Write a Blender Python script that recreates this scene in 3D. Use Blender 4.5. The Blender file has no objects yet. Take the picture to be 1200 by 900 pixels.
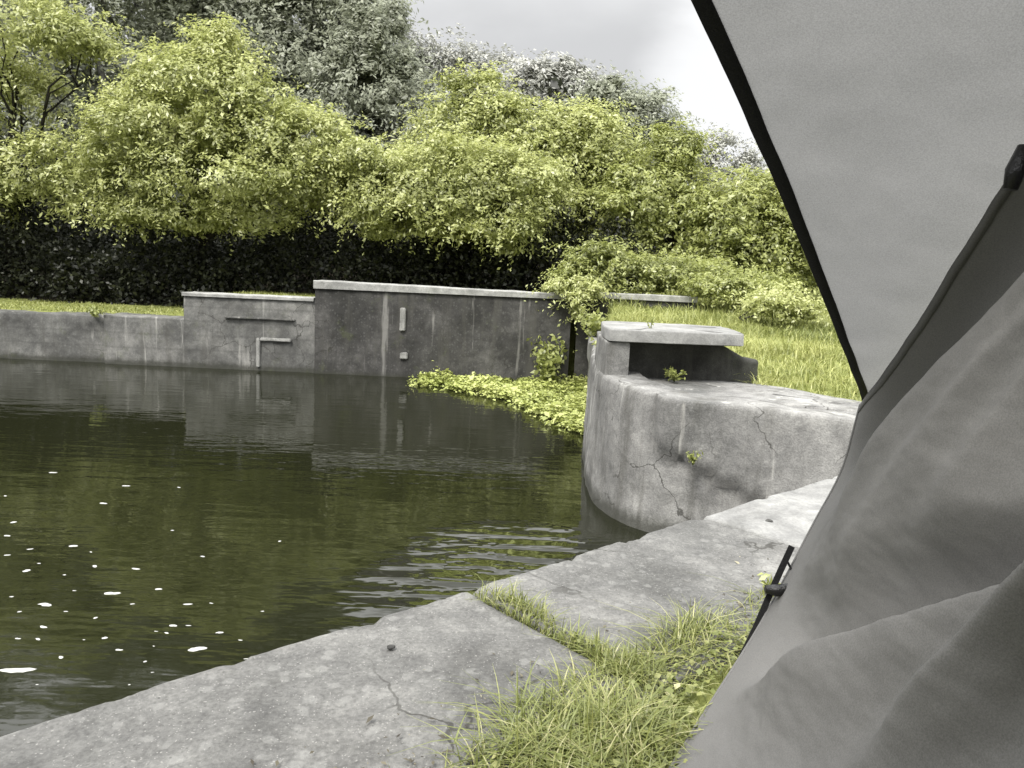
import bpy, bmesh, math, random
import numpy as np
from mathutils import Vector, Matrix, noise

S = bpy.context.scene
C = S.collection
random.seed(4)
RNG = np.random.default_rng(7)

# ------------------------------------------------------------------ camera
F = 900.0; PITCH = math.radians(8.3); ROLL = math.radians(2.5); CAMZ = 1.0   # focal length in px of a 1200 px wide frame
cam = bpy.data.objects.new('camera', bpy.data.cameras.new('camera')); C.objects.link(cam)
cam.data.sensor_width = 36.0; cam.data.lens = 36.0 * F / 1200.0
cam.data.clip_start = 0.02; cam.data.clip_end = 3000
cam.matrix_world = (Matrix.Translation((0, 0, CAMZ)) @ Matrix.Rotation(math.radians(90) - PITCH, 4, 'X')
                    @ Matrix.Rotation(ROLL, 4, 'Z'))
S.camera = cam

# ------------------------------------------------------------------ sky, sun, exposure
SUN_EL, SUN_AZ = 54.0, 212.0          # elevation, compass bearing (0 = +y, clockwise)
w = bpy.data.worlds.new('World'); S.world = w; w.use_nodes = True
nt = w.node_tree; N = nt.nodes; L = nt.links; N.clear()
def nd(tree, typ, **kw):
    n = tree.nodes.new(typ)
    for k, v in kw.items():
        if k in n.inputs.keys() if isinstance(k, str) else False: n.inputs[k].default_value = v
        else: setattr(n, k, v)
    return n
out = nd(nt, 'ShaderNodeOutputWorld'); bg = nd(nt, 'ShaderNodeBackground'); bg.inputs['Strength'].default_value = 0.1
sky = nd(nt, 'ShaderNodeTexSky'); sky.sky_type = 'NISHITA'; sky.sun_disc = False
sky.sun_elevation = math.radians(SUN_EL); sky.sun_rotation = math.radians(SUN_AZ)
tc = nd(nt, 'ShaderNodeTexCoord')
mp = nd(nt, 'ShaderNodeMapping'); mp.inputs['Scale'].default_value = (1, 1, 2.2)
mp.inputs['Location'].default_value = (0.35, 0.0, 0.1)
L.new(tc.outputs['Generated'], mp.inputs['Vector'])
nz = nd(nt, 'ShaderNodeTexNoise'); nz.inputs['Scale'].default_value = 2.6; nz.inputs['Detail'].default_value = 6
nz.inputs['Roughness'].default_value = 0.5
L.new(mp.outputs[0], nz.inputs['Vector'])
cr = nd(nt, 'ShaderNodeMapRange'); cr.inputs['From Min'].default_value = 0.44; cr.inputs['From Max'].default_value = 0.66
cr.inputs['To Min'].default_value = 0.95; cr.inputs['To Max'].default_value = 1.12; cr.interpolation_type = 'SMOOTHSTEP'
L.new(nz.outputs['Fac'], cr.inputs['Value'])
sp = nd(nt, 'ShaderNodeSeparateXYZ'); L.new(tc.outputs['Generated'], sp.inputs[0])
def wm(op, a, b):
    m_ = nd(nt, 'ShaderNodeMath'); m_.operation = op
    for i_, v_ in enumerate((a, b)):
        if isinstance(v_, (int, float)): m_.inputs[i_].default_value = v_
        else: L.new(v_, m_.inputs[i_])
    return m_.outputs[0]
# an overcast sky is several times brighter overhead than near the horizon
el_n = nd(nt, 'ShaderNodeMapRange'); el_n.interpolation_type = 'SMOOTHSTEP'
for k_, v_ in (('From Min', 0.27), ('From Max', 0.66), ('To Min', 5.7), ('To Max', 27.0)): el_n.inputs[k_].default_value = v_
L.new(sp.outputs['Z'], el_n.inputs['Value']); el = el_n.outputs[0]
# one thin bright cloud low over the trees
dp = nd(nt, 'ShaderNodeVectorMath'); dp.operation = 'DOT_PRODUCT'; dp.inputs[1].default_value = Vector((0.245, 0.94, 0.215)).normalized()
nv = nd(nt, 'ShaderNodeVectorMath'); nv.operation = 'NORMALIZE'; L.new(tc.outputs['Generated'], nv.inputs[0]); L.new(nv.outputs[0], dp.inputs[0])
cl = nd(nt, 'ShaderNodeMapRange'); cl.interpolation_type = 'SMOOTHSTEP'
for k_, v_ in (('From Min', 0.989), ('From Max', 0.997), ('To Min', 1.0), ('To Max', 1.5)): cl.inputs[k_].default_value = v_
L.new(wm('ADD', dp.outputs['Value'], wm('MULTIPLY', wm('SUBTRACT', nz.outputs['Fac'], 0.5), 0.02)), cl.inputs['Value'])
mu = nd(nt, 'ShaderNodeMath'); mu.operation = 'MULTIPLY'
L.new(wm('MULTIPLY', cr.outputs[0], cl.outputs[0]), mu.inputs[0]); L.new(el, mu.inputs[1])
cc = nd(nt, 'ShaderNodeVectorMath'); cc.operation = 'SCALE'; cc.inputs[0].default_value = (1.0, 1.0, 1.0)
L.new(mu.outputs[0], cc.inputs['Scale'])
mx = nd(nt, 'ShaderNodeMix'); mx.data_type = 'RGBA'; mx.inputs['Factor'].default_value = 0.94
L.new(sky.outputs[0], mx.inputs[6]); L.new(cc.outputs[0], mx.inputs[7])
L.new(mx.outputs[2], bg.inputs['Color']); L.new(bg.outputs[0], out.inputs['Surface'])

sun = bpy.data.objects.new('sun', bpy.data.lights.new('sun', 'SUN')); C.objects.link(sun)
sun.data.energy = 3.6; sun.data.angle = math.radians(18); sun.data.color = (1.0, 0.96, 0.9)
_az, _el = math.radians(SUN_AZ), math.radians(SUN_EL)
_d = Vector((math.sin(_az) * math.cos(_el), math.cos(_az) * math.cos(_el), math.sin(_el)))
sun.rotation_euler = _d.to_track_quat('Z', 'Y').to_euler()
vs = S.view_settings; vs.view_transform = 'Standard'; vs.look = 'None'; vs.exposure = 0.36; vs.gamma = 1.0; vs.use_curve_mapping = False

# ------------------------------------------------------------------ helpers
def tag(o, label=None, cat=None, group=None, kind=None):
    if label: o['label'] = label
    if cat: o['category'] = cat
    if group: o['group'] = group
    if kind: o['kind'] = kind
    return o
def empty(name, loc, label, cat, group=None):
    o = bpy.data.objects.new(name, None); C.objects.link(o); o.location = loc; o.empty_display_size = 0.2
    return tag(o, label, cat, group)
def link_mesh(name, me, mat, parent=None, smooth=False):
    o = bpy.data.objects.new(name, me); C.objects.link(o)
    if mat: me.materials.append(mat)
    if smooth: me.polygons.foreach_set('use_smooth', [True] * len(me.polygons))
    if parent:
        o.parent = parent
        if parent.type == 'EMPTY' or True:
            o.matrix_parent_inverse = Matrix.Identity(4)
            me.transform(Matrix.Translation(-world_loc(parent)))
    return o
def world_loc(o):
    v = Vector(o.location)
    while o.parent: o = o.parent; v = v + Vector(o.location)
    return v
def mesh_np(name, V, Q, tint=None):
    """fast mesh from numpy vertices and faces of equal size"""
    me = bpy.data.meshes.new(name); V = np.asarray(V, np.float32); Q = np.asarray(Q, np.int32); k = Q.shape[1]
    me.vertices.add(len(V)); me.vertices.foreach_set('co', V.ravel())
    me.loops.add(Q.size); me.loops.foreach_set('vertex_index', Q.ravel())
    me.polygons.add(len(Q)); me.polygons.foreach_set('loop_start', np.arange(0, Q.size, k, dtype=np.int32))
    try: me.polygons.foreach_set('loop_total', np.full(len(Q), k, np.int32))
    except Exception: pass
    me.update(calc_edges=True); me.validate()
    if tint is not None:
        a = me.attributes.new('tint', 'FLOAT', 'POINT'); a.data.foreach_set('value', np.asarray(tint, np.float32))
    return me
def grid_mesh(name, P, close_u=False):
    """P: (nu, nv, 3) points"""
    nu, nv = P.shape[:2]
    I = np.arange(nu * nv).reshape(nu, nv)
    if close_u: I = np.vstack([I, I[:1]])
    Q = np.stack([I[:-1, :-1], I[1:, :-1], I[1:, 1:], I[:-1, 1:]], -1).reshape(-1, 4)
    return mesh_np(name, P.reshape(-1, 3), Q)
_c, _s = math.cos(ROLL), math.sin(ROLL); _cp, _sp = math.cos(PITCH), math.sin(PITCH)
def ray(px, py):
    x = (px - 600) / F; y = -(py - 450) / F
    x, y = x * _c - y * _s, x * _s + y * _c
    return np.array([x, _cp + y * _sp, -_sp + y * _cp])
def aty(px, py, Y):                       # the place at distance Y from the tent that the photo shows at px, py
    r = ray(px, py); return np.array([0, 0, CAMZ]) + r * (Y / r[1])
def atz(px, py, z):
    r = ray(px, py); return np.array([0, 0, CAMZ]) + r * ((z - CAMZ) / r[2])
def fbm(p, sc, oct=4):
    return noise.fractal(Vector(p) * sc, 0.8, 2.0, oct)
def smooth01(t): t = min(1.0, max(0.0, t)); return t * t * (3 - 2 * t)
def smnp(t): t = np.clip(t, 0, 1); return t * t * (3 - 2 * t)
def tube(bm, pts, radii, seg=7):
    rings = []
    for i, p in enumerate(pts):
        p = Vector(p); a = Vector(pts[max(0, i - 1)]); b = Vector(pts[min(len(pts) - 1, i + 1)])
        d = (b - a).normalized(); u = d.orthogonal().normalized(); v = d.cross(u)
        rings.append([bm.verts.new(p + (u * math.cos(t) + v * math.sin(t)) * radii[i]) for t in [2 * math.pi * k / seg for k in range(seg)]])
    for i in range(len(rings) - 1):
        # match ring starts to limit twist
        r0, r1 = rings[i], rings[i + 1]
        k0 = min(range(seg), key=lambda k: (r1[k].co - r0[0].co).length)
        for k in range(seg):
            bm.faces.new((r0[k], r0[(k + 1) % seg], r1[(k + 1 + k0) % seg], r1[(k + k0) % seg]))
    bm.faces.new(rings[0][::-1]); bm.faces.new(rings[-1])
def bm_obj(name, bm, mat, parent=None, smooth=True):
    bmesh.ops.recalc_face_normals(bm, faces=bm.faces[:])
    me = bpy.data.meshes.new(name); bm.to_mesh(me); bm.free()
    return link_mesh(name, me, mat, parent, smooth)

# ------------------------------------------------------------------ materials
def mat_new(name):
    m = bpy.data.materials.new(name); m.use_nodes = True; m.node_tree.nodes.clear(); return m, m.node_tree
def lk(t, a, b): t.links.new(a, b)
def ramp(t, fac, stops):
    r = nd(t, 'ShaderNodeValToRGB'); e = r.color_ramp.elements
    while len(e) < len(stops): e.new(0.5)
    for k, (p, c) in enumerate(stops): e[k].position = p; e[k].color = (*c, 1) if len(c) == 3 else c
    lk(t, fac, r.inputs[0]); return r.outputs[0]
def noise_n(t, vec, scale, detail=5, rough=0.6, dist=0.0):
    n = nd(t, 'ShaderNodeTexNoise'); n.inputs['Scale'].default_value = scale; n.inputs['Detail'].default_value = detail
    n.inputs['Roughness'].default_value = rough; n.inputs['Distortion'].default_value = dist
    lk(t, vec, n.inputs['Vector']); return n.outputs['Fac']
def mixc(t, fac, a, b, mode='MIX'):
    m = nd(t, 'ShaderNodeMix'); m.data_type = 'RGBA'; m.blend_type = mode
    if isinstance(fac, (int, float)): m.inputs[0].default_value = fac
    else: lk(t, fac, m.inputs[0])
    for s, v in ((6, a), (7, b)):
        if isinstance(v, tuple): m.inputs[s].default_value = (*v, 1)
        else: lk(t, v, m.inputs[s])
    return m.outputs[2]
def maprange(t, v, a, b, c=0.0, d=1.0):
    m = nd(t, 'ShaderNodeMapRange'); m.interpolation_type = 'SMOOTHSTEP'
    for k, x in zip(('From Min', 'From Max', 'To Min', 'To Max'), (a, b, c, d)): m.inputs[k].default_value = x
    lk(t, v, m.inputs['Value']); return m.outputs[0]
def math_n(t, op, a, b=None):
    m = nd(t, 'ShaderNodeMath'); m.operation = op
    for i, v in enumerate((a, b)):
        if v is None: continue
        if isinstance(v, (int, float)): m.inputs[i].default_value = v
        else: lk(t, v, m.inputs[i])
    return m.outputs[0]
def geo_pos(t):
    return nd(t, 'ShaderNodeNewGeometry').outputs['Position']
def scaled(t, vec, s):
    m = nd(t, 'ShaderNodeVectorMath'); m.operation = 'MULTIPLY'; m.inputs[1].default_value = s
    lk(t, vec, m.inputs[0]); return m.outputs[0]

def concrete(name, c0, c1, c2, grain=0.5, damp_top=-0.55, streaks=0.5, moss=0.0, rough=0.9, lichen=0.3, boards=False, spots=0.0):
    m, t = mat_new(name)
    o = nd(t, 'ShaderNodeOutputMaterial'); b = nd(t, 'ShaderNodeBsdfPrincipled')
    pos = geo_pos(t)
    big = noise_n(t, pos, 1.3, 6, 0.62, 0.4)
    col = ramp(t, big, [(0.3, c0), (0.5, c1), (0.68, c2)])
    mid = noise_n(t, pos, 9.0, 6, 0.7, 0.2)
    col = mixc(t, 0.55, col, ramp(t, mid, [(0.3, (0.3, 0.3, 0.3)), (0.55, (0.52, 0.52, 0.51)), (0.75, (0.78, 0.78, 0.76))]), 'OVERLAY')
    fine = noise_n(t, pos, 90.0, 3, 0.7)
    col = mixc(t, grain, col, ramp(t, fine, [(0.32, (0.2, 0.2, 0.2)), (0.5, (0.5, 0.5, 0.5)), (0.68, (0.8, 0.8, 0.79))]), 'OVERLAY')
    mott = noise_n(t, pos, 3.1, 7, 0.72, 0.6)
    col = mixc(t, 0.5, col, ramp(t, mott, [(0.36, (0.24, 0.24, 0.235)), (0.5, (0.5, 0.5, 0.5)), (0.64, (0.76, 0.76, 0.75))]), 'OVERLAY')
    if boards:                                              # marks of the shuttering boards
        wz = nd(t, 'ShaderNodeTexWave'); wz.wave_type = 'BANDS'; wz.bands_direction = 'Z'; wz.inputs['Scale'].default_value = 1.35
        wz.inputs['Distortion'].default_value = 0.5; wz.inputs['Detail'].default_value = 2; lk(t, pos, wz.inputs['Vector'])
        bl = maprange(t, wz.outputs['Fac'], 0.10, 0.0)
        col = mixc(t, math_n(t, 'MULTIPLY', bl, 0.22), col, (0.04, 0.04, 0.038))
    if spots:                                               # lichen spots and worn-out pits
        wp = nd(t, 'ShaderNodeVectorMath'); wp.operation = 'ADD'
        nc = nd(t, 'ShaderNodeTexNoise'); nc.inputs['Scale'].default_value = 30.0; lk(t, pos, nc.inputs['Vector'])
        lk(t, scaled(t, nc.outputs['Color'], (0.03, 0.03, 0.03)), wp.inputs[0]); lk(t, pos, wp.inputs[1])
        for sc_, lim, c_, am in ((24.0, 0.5, (0.30, 0.30, 0.285), 0.22), (70.0, 0.25, (0.05, 0.05, 0.047), 0.5), (120.0, 0.3, (0.34, 0.335, 0.315), 0.45)):
            vo = nd(t, 'ShaderNodeTexVoronoi'); vo.inputs['Scale'].default_value = sc_; lk(t, wp.outputs[0], vo.inputs['Vector'])
            sv = nd(t, 'ShaderNodeSeparateXYZ'); lk(t, vo.outputs['Color'], sv.inputs[0])
            mk = math_n(t, 'MULTIPLY', maprange(t, vo.outputs['Distance'], lim, lim * 0.5), maprange(t, sv.outputs['X'], 0.62, 0.7))
            col = mixc(t, math_n(t, 'MULTIPLY', mk, am * spots), col, c_)
    if spots:                                               # hairline cracks
        vc = nd(t, 'ShaderNodeTexVoronoi'); vc.feature = 'DISTANCE_TO_EDGE'; vc.inputs['Scale'].default_value = 1.7
        nv_ = nd(t, 'ShaderNodeTexNoise'); nv_.inputs['Scale'].default_value = 4.0; nv_.inputs['Detail'].default_value = 6; lk(t, pos, nv_.inputs['Vector'])
        va = nd(t, 'ShaderNodeVectorMath'); va.operation = 'ADD'; lk(t, scaled(t, nv_.outputs['Color'], (0.35, 0.35, 0.35)), va.inputs[0]); lk(t, pos, va.inputs[1])
        lk(t, va.outputs[0], vc.inputs['Vector'])
        ck = math_n(t, 'MULTIPLY', maprange(t, vc.outputs['Distance'], 0.011, 0.003), maprange(t, noise_n(t, pos, 1.1, 3, 0.5), 0.47, 0.56))
        col = mixc(t, math_n(t, 'MULTIPLY', ck, 0.8), col, (0.035, 0.034, 0.03))
    # vertical run stains
    st = noise_n(t, scaled(t, pos, (3.2, 3.2, 0.25)), 1.6, 5, 0.65)
    col = mixc(t, math_n(t, 'MULTIPLY', maprange(t, st, 0.5, 0.68), streaks), col, (0.07, 0.068, 0.06))
    st2 = noise_n(t, scaled(t, pos, (5.0, 5.0, 0.4)), 1.1, 4, 0.6)
    col = mixc(t, math_n(t, 'MULTIPLY', maprange(t, st2, 0.62, 0.72), lichen), col, (0.55, 0.54, 0.5))
    # dark damp band where the water laps
    sx = nd(t, 'ShaderNodeSeparateXYZ'); lk(t, pos, sx.inputs[0])
    wob = math_n(t, 'ADD', sx.outputs['Z'], math_n(t, 'MULTIPLY', mid, 0.12))
    col = mixc(t, maprange(t, wob, damp_top + 0.07, damp_top - 0.05, 0.0, 0.8), col, (0.035, 0.036, 0.028))
    if moss > 0:
        mo = noise_n(t, pos, 2.4, 6, 0.75)
        col = mixc(t, maprange(t, mo, 0.56, 0.68, 0, moss), col, (0.075, 0.09, 0.028))
    lk(t, col, b.inputs['Base Color']); b.inputs['Roughness'].default_value = rough
    b.inputs['Specular IOR Level'].default_value = 0.25
    bp = nd(t, 'ShaderNodeBump'); bp.inputs['Strength'].default_value = 0.5; bp.inputs['Distance'].default_value = 0.012
    h = math_n(t, 'ADD', math_n(t, 'MULTIPLY', mid, 0.9), math_n(t, 'MULTIPLY', fine, 0.5))
    lk(t, h, bp.inputs['Height']); lk(t, bp.outputs[0], b.inputs['Normal'])
    lk(t, b.outputs[0], o.inputs[0]); return m

M = {}
M['slab'] = concrete('slab_concrete', (0.09, 0.09, 0.087), (0.122, 0.121, 0.117), (0.158, 0.156, 0.15), 0.4, -0.5, 0.0, 0.0, 0.9, 0.0, False, 1.0)
M['smooth_slab'] = concrete('smooth_slab_concrete', (0.185, 0.185, 0.18), (0.215, 0.215, 0.21), (0.245, 0.245, 0.238), 0.25, -0.5, 0.0, 0.0, 0.85, 0.0)
M['far_wall'] = concrete('old_wall_concrete', (0.025, 0.025, 0.023), (0.047, 0.046, 0.044), (0.09, 0.088, 0.084), 0.3, -0.66, 0.6, 0.3, 0.9, 0.22, True, 0.4)
M['stone_wall'] = concrete('low_wall_concrete', (0.055, 0.055, 0.053), (0.115, 0.115, 0.11), (0.205, 0.202, 0.192), 0.35, -0.62, 0.5, 0.2, 0.9, 0.35, True, 0.5)
M['pier'] = concrete('pier_concrete', (0.10, 0.10, 0.097), (0.175, 0.173, 0.168), (0.28, 0.278, 0.268), 0.4, -0.6, 0.6, 0.0, 0.9, 0.5, False, 0.8)
M['pier_dark'] = concrete('damp_shaded_concrete', (0.03, 0.03, 0.028), (0.05, 0.05, 0.046), (0.085, 0.085, 0.08), 0.4, -2, 0.6, 0.2, 0.95, 0.1)  # recess back: damp, with the shade under the overhang put into the colour too
M['cap'] = concrete('coping_concrete', (0.21, 0.21, 0.202), (0.285, 0.285, 0.275), (0.36, 0.36, 0.345), 0.4, -2, 0.15, 0.15, 0.9, 0.0)
M['pale'] = concrete('pale_render', (0.2, 0.2, 0.192), (0.27, 0.27, 0.258), (0.34, 0.34, 0.325), 0.4, -2, 0.3, 0.0, 0.9, 0.2)
M['rubble'] = concrete('pebble_stone', (0.03, 0.03, 0.03), (0.05, 0.05, 0.048), (0.08, 0.08, 0.075), 0.4, -5, 0.0, 0.0, 0.8, 0.0)

def leafmat(name, stops, trans=0.42, gloss=0.06):
    m, t = mat_new(name)
    o = nd(t, 'ShaderNodeOutputMaterial'); a = nd(t, 'ShaderNodeAttribute'); a.attribute_name = 'tint'
    col = ramp(t, a.outputs['Fac'], stops)
    d = nd(t, 'ShaderNodeBsdfDiffuse'); tr = nd(t, 'ShaderNodeBsdfTranslucent'); g = nd(t, 'ShaderNodeBsdfGlossy')
    g.inputs['Roughness'].default_value = 0.45; g.inputs['Color'].default_value = (0.8, 0.8, 0.8, 1)
    lk(t, col, d.inputs['Color']); lk(t, col, tr.inputs['Color'])
    m1 = nd(t, 'ShaderNodeMixShader'); m1.inputs[0].default_value = trans
    lk(t, d.outputs[0], m1.inputs[1]); lk(t, tr.outputs[0], m1.inputs[2])
    m2 = nd(t, 'ShaderNodeMixShader'); m2.inputs[0].default_value = gloss
    lk(t, m1.outputs[0], m2.inputs[1]); lk(t, g.outputs[0], m2.inputs[2]); lk(t, m2.outputs[0], o.inputs[0])
    return m
M['leaf_lime'] = leafmat('pale_green_leaves', [(0, (0.23, 0.26, 0.065)), (0.45, (0.38, 0.41, 0.145)), (0.8, (0.48, 0.51, 0.20)), (1, (0.56, 0.575, 0.26))])
M['leaf_mid'] = leafmat('mid_green_leaves', [(0, (0.17, 0.19, 0.05)), (0.5, (0.30, 0.335, 0.095)), (1, (0.43, 0.455, 0.16))])
M['leaf_shade'] = leafmat('shade_dark_leaves', [(0, (0.012, 0.014, 0.009)), (0.7, (0.026, 0.03, 0.016)), (1, (0.06, 0.066, 0.035))], 0.12, 0.03)  # shade under the tree crowns is put into this near-black leaf colour
M['leaf_grey'] = leafmat('hazed_green_leaves', [(0, (0.2, 0.21, 0.17)), (0.5, (0.29, 0.31, 0.23)), (1, (0.38, 0.40, 0.31))], 0.4, 0.04)  # far trees: haze put into the leaf colour as a lighter grey
M['leaf_pale_grey'] = leafmat('hazed_grey_leaves', [(0, (0.28, 0.285, 0.26)), (0.5, (0.38, 0.385, 0.35)), (1, (0.48, 0.48, 0.44))], 0.2, 0.05)  # most distant trees: stronger haze painted into the leaf colour
M['grass'] = leafmat('grass_blades', [(0, (0.09, 0.105, 0.028)), (0.5, (0.2, 0.23, 0.062)), (0.85, (0.33, 0.34, 0.12)), (1, (0.5, 0.48, 0.26))], 0.3, 0.05)
M['litter'] = leafmat('dead_stalks', [(0, (0.04, 0.035, 0.028)), (0.6, (0.10, 0.09, 0.065)), (1, (0.3, 0.28, 0.2))], 0.1, 0.02)
M['lawn'] = leafmat('meadow_grass', [(0, (0.12, 0.145, 0.04)), (0.5, (0.27, 0.295, 0.09)), (1, (0.45, 0.46, 0.18))], 0.3, 0.04)
M['pondweed'] = leafmat('pondweed_leaves', [(0, (0.18, 0.21, 0.045)), (0.5, (0.34, 0.38, 0.11)), (1, (0.5, 0.53, 0.2))], 0.2, 0.06)

def simple(name, c, rough=0.8, var=0.3, scale=12, spec=0.3):
    m, t = mat_new(name); o = nd(t, 'ShaderNodeOutputMaterial'); b = nd(t, 'ShaderNodeBsdfPrincipled')
    n = noise_n(t, geo_pos(t), scale, 5, 0.65)
    lo = tuple(x * (1 - var) for x in c); hi = tuple(min(1, x * (1 + var)) for x in c)
    lk(t, ramp(t, n, [(0.3, lo), (0.7, hi)]), b.inputs['Base Color']); b.inputs['Roughness'].default_value = rough
    b.inputs['Specular IOR Level'].default_value = spec
    bp = nd(t, 'ShaderNodeBump'); bp.inputs['Strength'].default_value = 0.35; bp.inputs['Distance'].default_value = 0.02
    lk(t, n, bp.inputs['Height']); lk(t, bp.outputs[0], b.inputs['Normal'])
    lk(t, b.outputs[0], o.inputs[0]); return m
M['bark'] = simple('bark', (0.035, 0.032, 0.028), 0.95, 0.5, 14)
M['grey_bark'] = simple('grey_bark', (0.16, 0.158, 0.15), 0.95, 0.4, 9)
M['black_web'] = simple('black_webbing', (0.012, 0.012, 0.013), 0.75, 0.3, 300)
M['black_plastic'] = simple('black_plastic', (0.008, 0.008, 0.008), 0.35, 0.1, 40, 0.5)
M['foam'] = simple('foam_white', (0.38, 0.38, 0.365), 0.9, 0.12, 60)
M['weed_stem'] = simple('weed_stem', (0.12, 0.14, 0.04), 0.8, 0.2, 40)

# ground: soil with mossy turf
m, t = mat_new('ground_soil'); o_ = nd(t, 'ShaderNodeOutputMaterial'); b_ = nd(t, 'ShaderNodeBsdfPrincipled')
pos = geo_pos(t)
turf = ramp(t, noise_n(t, pos, 3.5, 7, 0.7), [(0.3, (0.10, 0.115, 0.035)), (0.5, (0.19, 0.21, 0.065)), (0.7, (0.28, 0.28, 0.11))])
soil = ramp(t, noise_n(t, pos, 6.0, 6, 0.7), [(0.3, (0.03, 0.026, 0.02)), (0.7, (0.075, 0.066, 0.052))])
at = nd(t, 'ShaderNodeAttribute'); at.attribute_name = 'turf'
edge = math_n(t, 'ADD', at.outputs['Fac'], math_n(t, 'MULTIPLY', math_n(t, 'SUBTRACT', noise_n(t, pos, 5, 4, 0.6), 0.5), 0.6))
lk(t, mixc(t, maprange(t, edge, 0.35, 0.65), soil, turf), b_.inputs['Base Color']); b_.inputs['Roughness'].default_value = 0.95
b_.inputs['Specular IOR Level'].default_value = 0.1
bp = nd(t, 'ShaderNodeBump'); bp.inputs['Strength'].default_value = 0.6; bp.inputs['Distance'].default_value = 0.05
lk(t, noise_n(t, pos, 25, 6, 0.7), bp.inputs['Height']); lk(t, bp.outputs[0], b_.inputs['Normal'])
lk(t, b_.outputs[0], o_.inputs[0]); M['ground'] = m

# water: murky, with low ripples and a breezy patch of longer wavelets near the quay
m, t = mat_new('canal_water'); o_ = nd(t, 'ShaderNodeOutputMaterial'); b_ = nd(t, 'ShaderNodeBsdfPrincipled')
pos = geo_pos(t)
b_.inputs['Base Color'].default_value = (0.010, 0.011, 0.005, 1); b_.inputs['Roughness'].default_value = 0.035
b_.inputs['IOR'].default_value = 1.34; b_.inputs['Specular IOR Level'].default_value = 0.8
calm = noise_n(t, scaled(t, pos, (0.7, 2.2, 1)), 2.2, 3, 0.5)
tiny = noise_n(t, scaled(t, pos, (1.0, 2.0, 1)), 9.0, 2, 0.5)
cx = nd(t, 'ShaderNodeVectorMath'); cx.operation = 'SUBTRACT'; cx.inputs[1].default_value = (0.15, 3.95, -0.75); lk(t, pos, cx.inputs[0])
rl = nd(t, 'ShaderNodeVectorMath'); rl.operation = 'LENGTH'; lk(t, scaled(t, cx.outputs[0], (0.95, 0.75, 0)), rl.inputs[0])
patch = maprange(t, rl.outputs['Value'], 1.1, 0.35)
wv = nd(t, 'ShaderNodeTexWave'); wv.wave_type = 'BANDS'; wv.bands_direction = 'Y'; wv.inputs['Scale'].default_value = 1.55
wv.inputs['Distortion'].default_value = 5.0; wv.inputs['Detail'].default_value = 3; wv.inputs['Detail Scale'].default_value = 0.8
lk(t, scaled(t, pos, (0.55, 1, 1)), wv.inputs['Vector'])
h = math_n(t, 'ADD', math_n(t, 'MULTIPLY', calm, 0.006), math_n(t, 'MULTIPLY', tiny, 0.0006))
h = math_n(t, 'ADD', h, math_n(t, 'MULTIPLY', math_n(t, 'MULTIPLY', math_n(t, 'ADD', math_n(t, 'MULTIPLY', wv.outputs['Fac'], 0.75), math_n(t, 'MULTIPLY', noise_n(t, scaled(t, pos, (1.5, 7.5, 1)), 1.0, 2, 0.5, 0.5), 1.6)), math_n(t, 'MULTIPLY', patch, maprange(t, noise_n(t, scaled(t, pos, (1.2, 2.0, 1)), 1.6, 3, 0.6), 0.38, 0.6, 0.4, 1.0))), 0.052))
bp = nd(t, 'ShaderNodeBump'); bp.inputs['Strength'].default_value = 1.0; bp.inputs['Distance'].default_value = 1.0
lk(t, h, bp.inputs['Height']); lk(t, bp.outputs[0], b_.inputs['Normal']); lk(t, b_.outputs[0], o_.inputs[0]); M['water'] = m

def fabric(name, c, trans, weave=420.0):
    m, t = mat_new(name); o = nd(t, 'ShaderNodeOutputMaterial')
    pos = geo_pos(t)
    n1 = noise_n(t, pos, 7.0, 6, 0.6); n2 = noise_n(t, pos, weave, 2, 0.6)
    v = mixc(t, 0.5, ramp(t, n1, [(0.3, tuple(x * 0.96 for x in c)), (0.7, tuple(x * 1.04 for x in c))]),
             ramp(t, n2, [(0.3, (0.35, 0.35, 0.35)), (0.7, (0.65, 0.65, 0.65))]), 'OVERLAY')
    d = nd(t, 'ShaderNodeBsdfDiffuse'); tr = nd(t, 'ShaderNodeBsdfTranslucent')
    lk(t, v, d.inputs['Color']); lk(t, v, tr.inputs['Color'])
    bp = nd(t, 'ShaderNodeBump'); bp.inputs['Strength'].default_value = 0.3; bp.inputs['Distance'].default_value = 0.006
    lk(t, math_n(t, 'ADD', math_n(t, 'MULTIPLY', noise_n(t, scaled(t, pos, (9.0, 9.0, 3.0)), 6.0, 4, 0.55, 0.4), 0.35), math_n(t, 'MULTIPLY', n2, 0.12)), bp.inputs['Height'])
    lk(t, bp.outputs[0], d.inputs['Normal'])
    mm = nd(t, 'ShaderNodeMixShader'); mm.inputs[0].default_value = trans
    lk(t, d.outputs[0], mm.inputs[1]); lk(t, tr.outputs[0], mm.inputs[2]); lk(t, mm.outputs[0], o.inputs[0]); return m
M['fly'] = fabric('flysheet_fabric', (0.225, 0.225, 0.222), 0.5)
M['flap'] = fabric('door_fabric', (0.16, 0.158, 0.154), 0.08)

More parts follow.
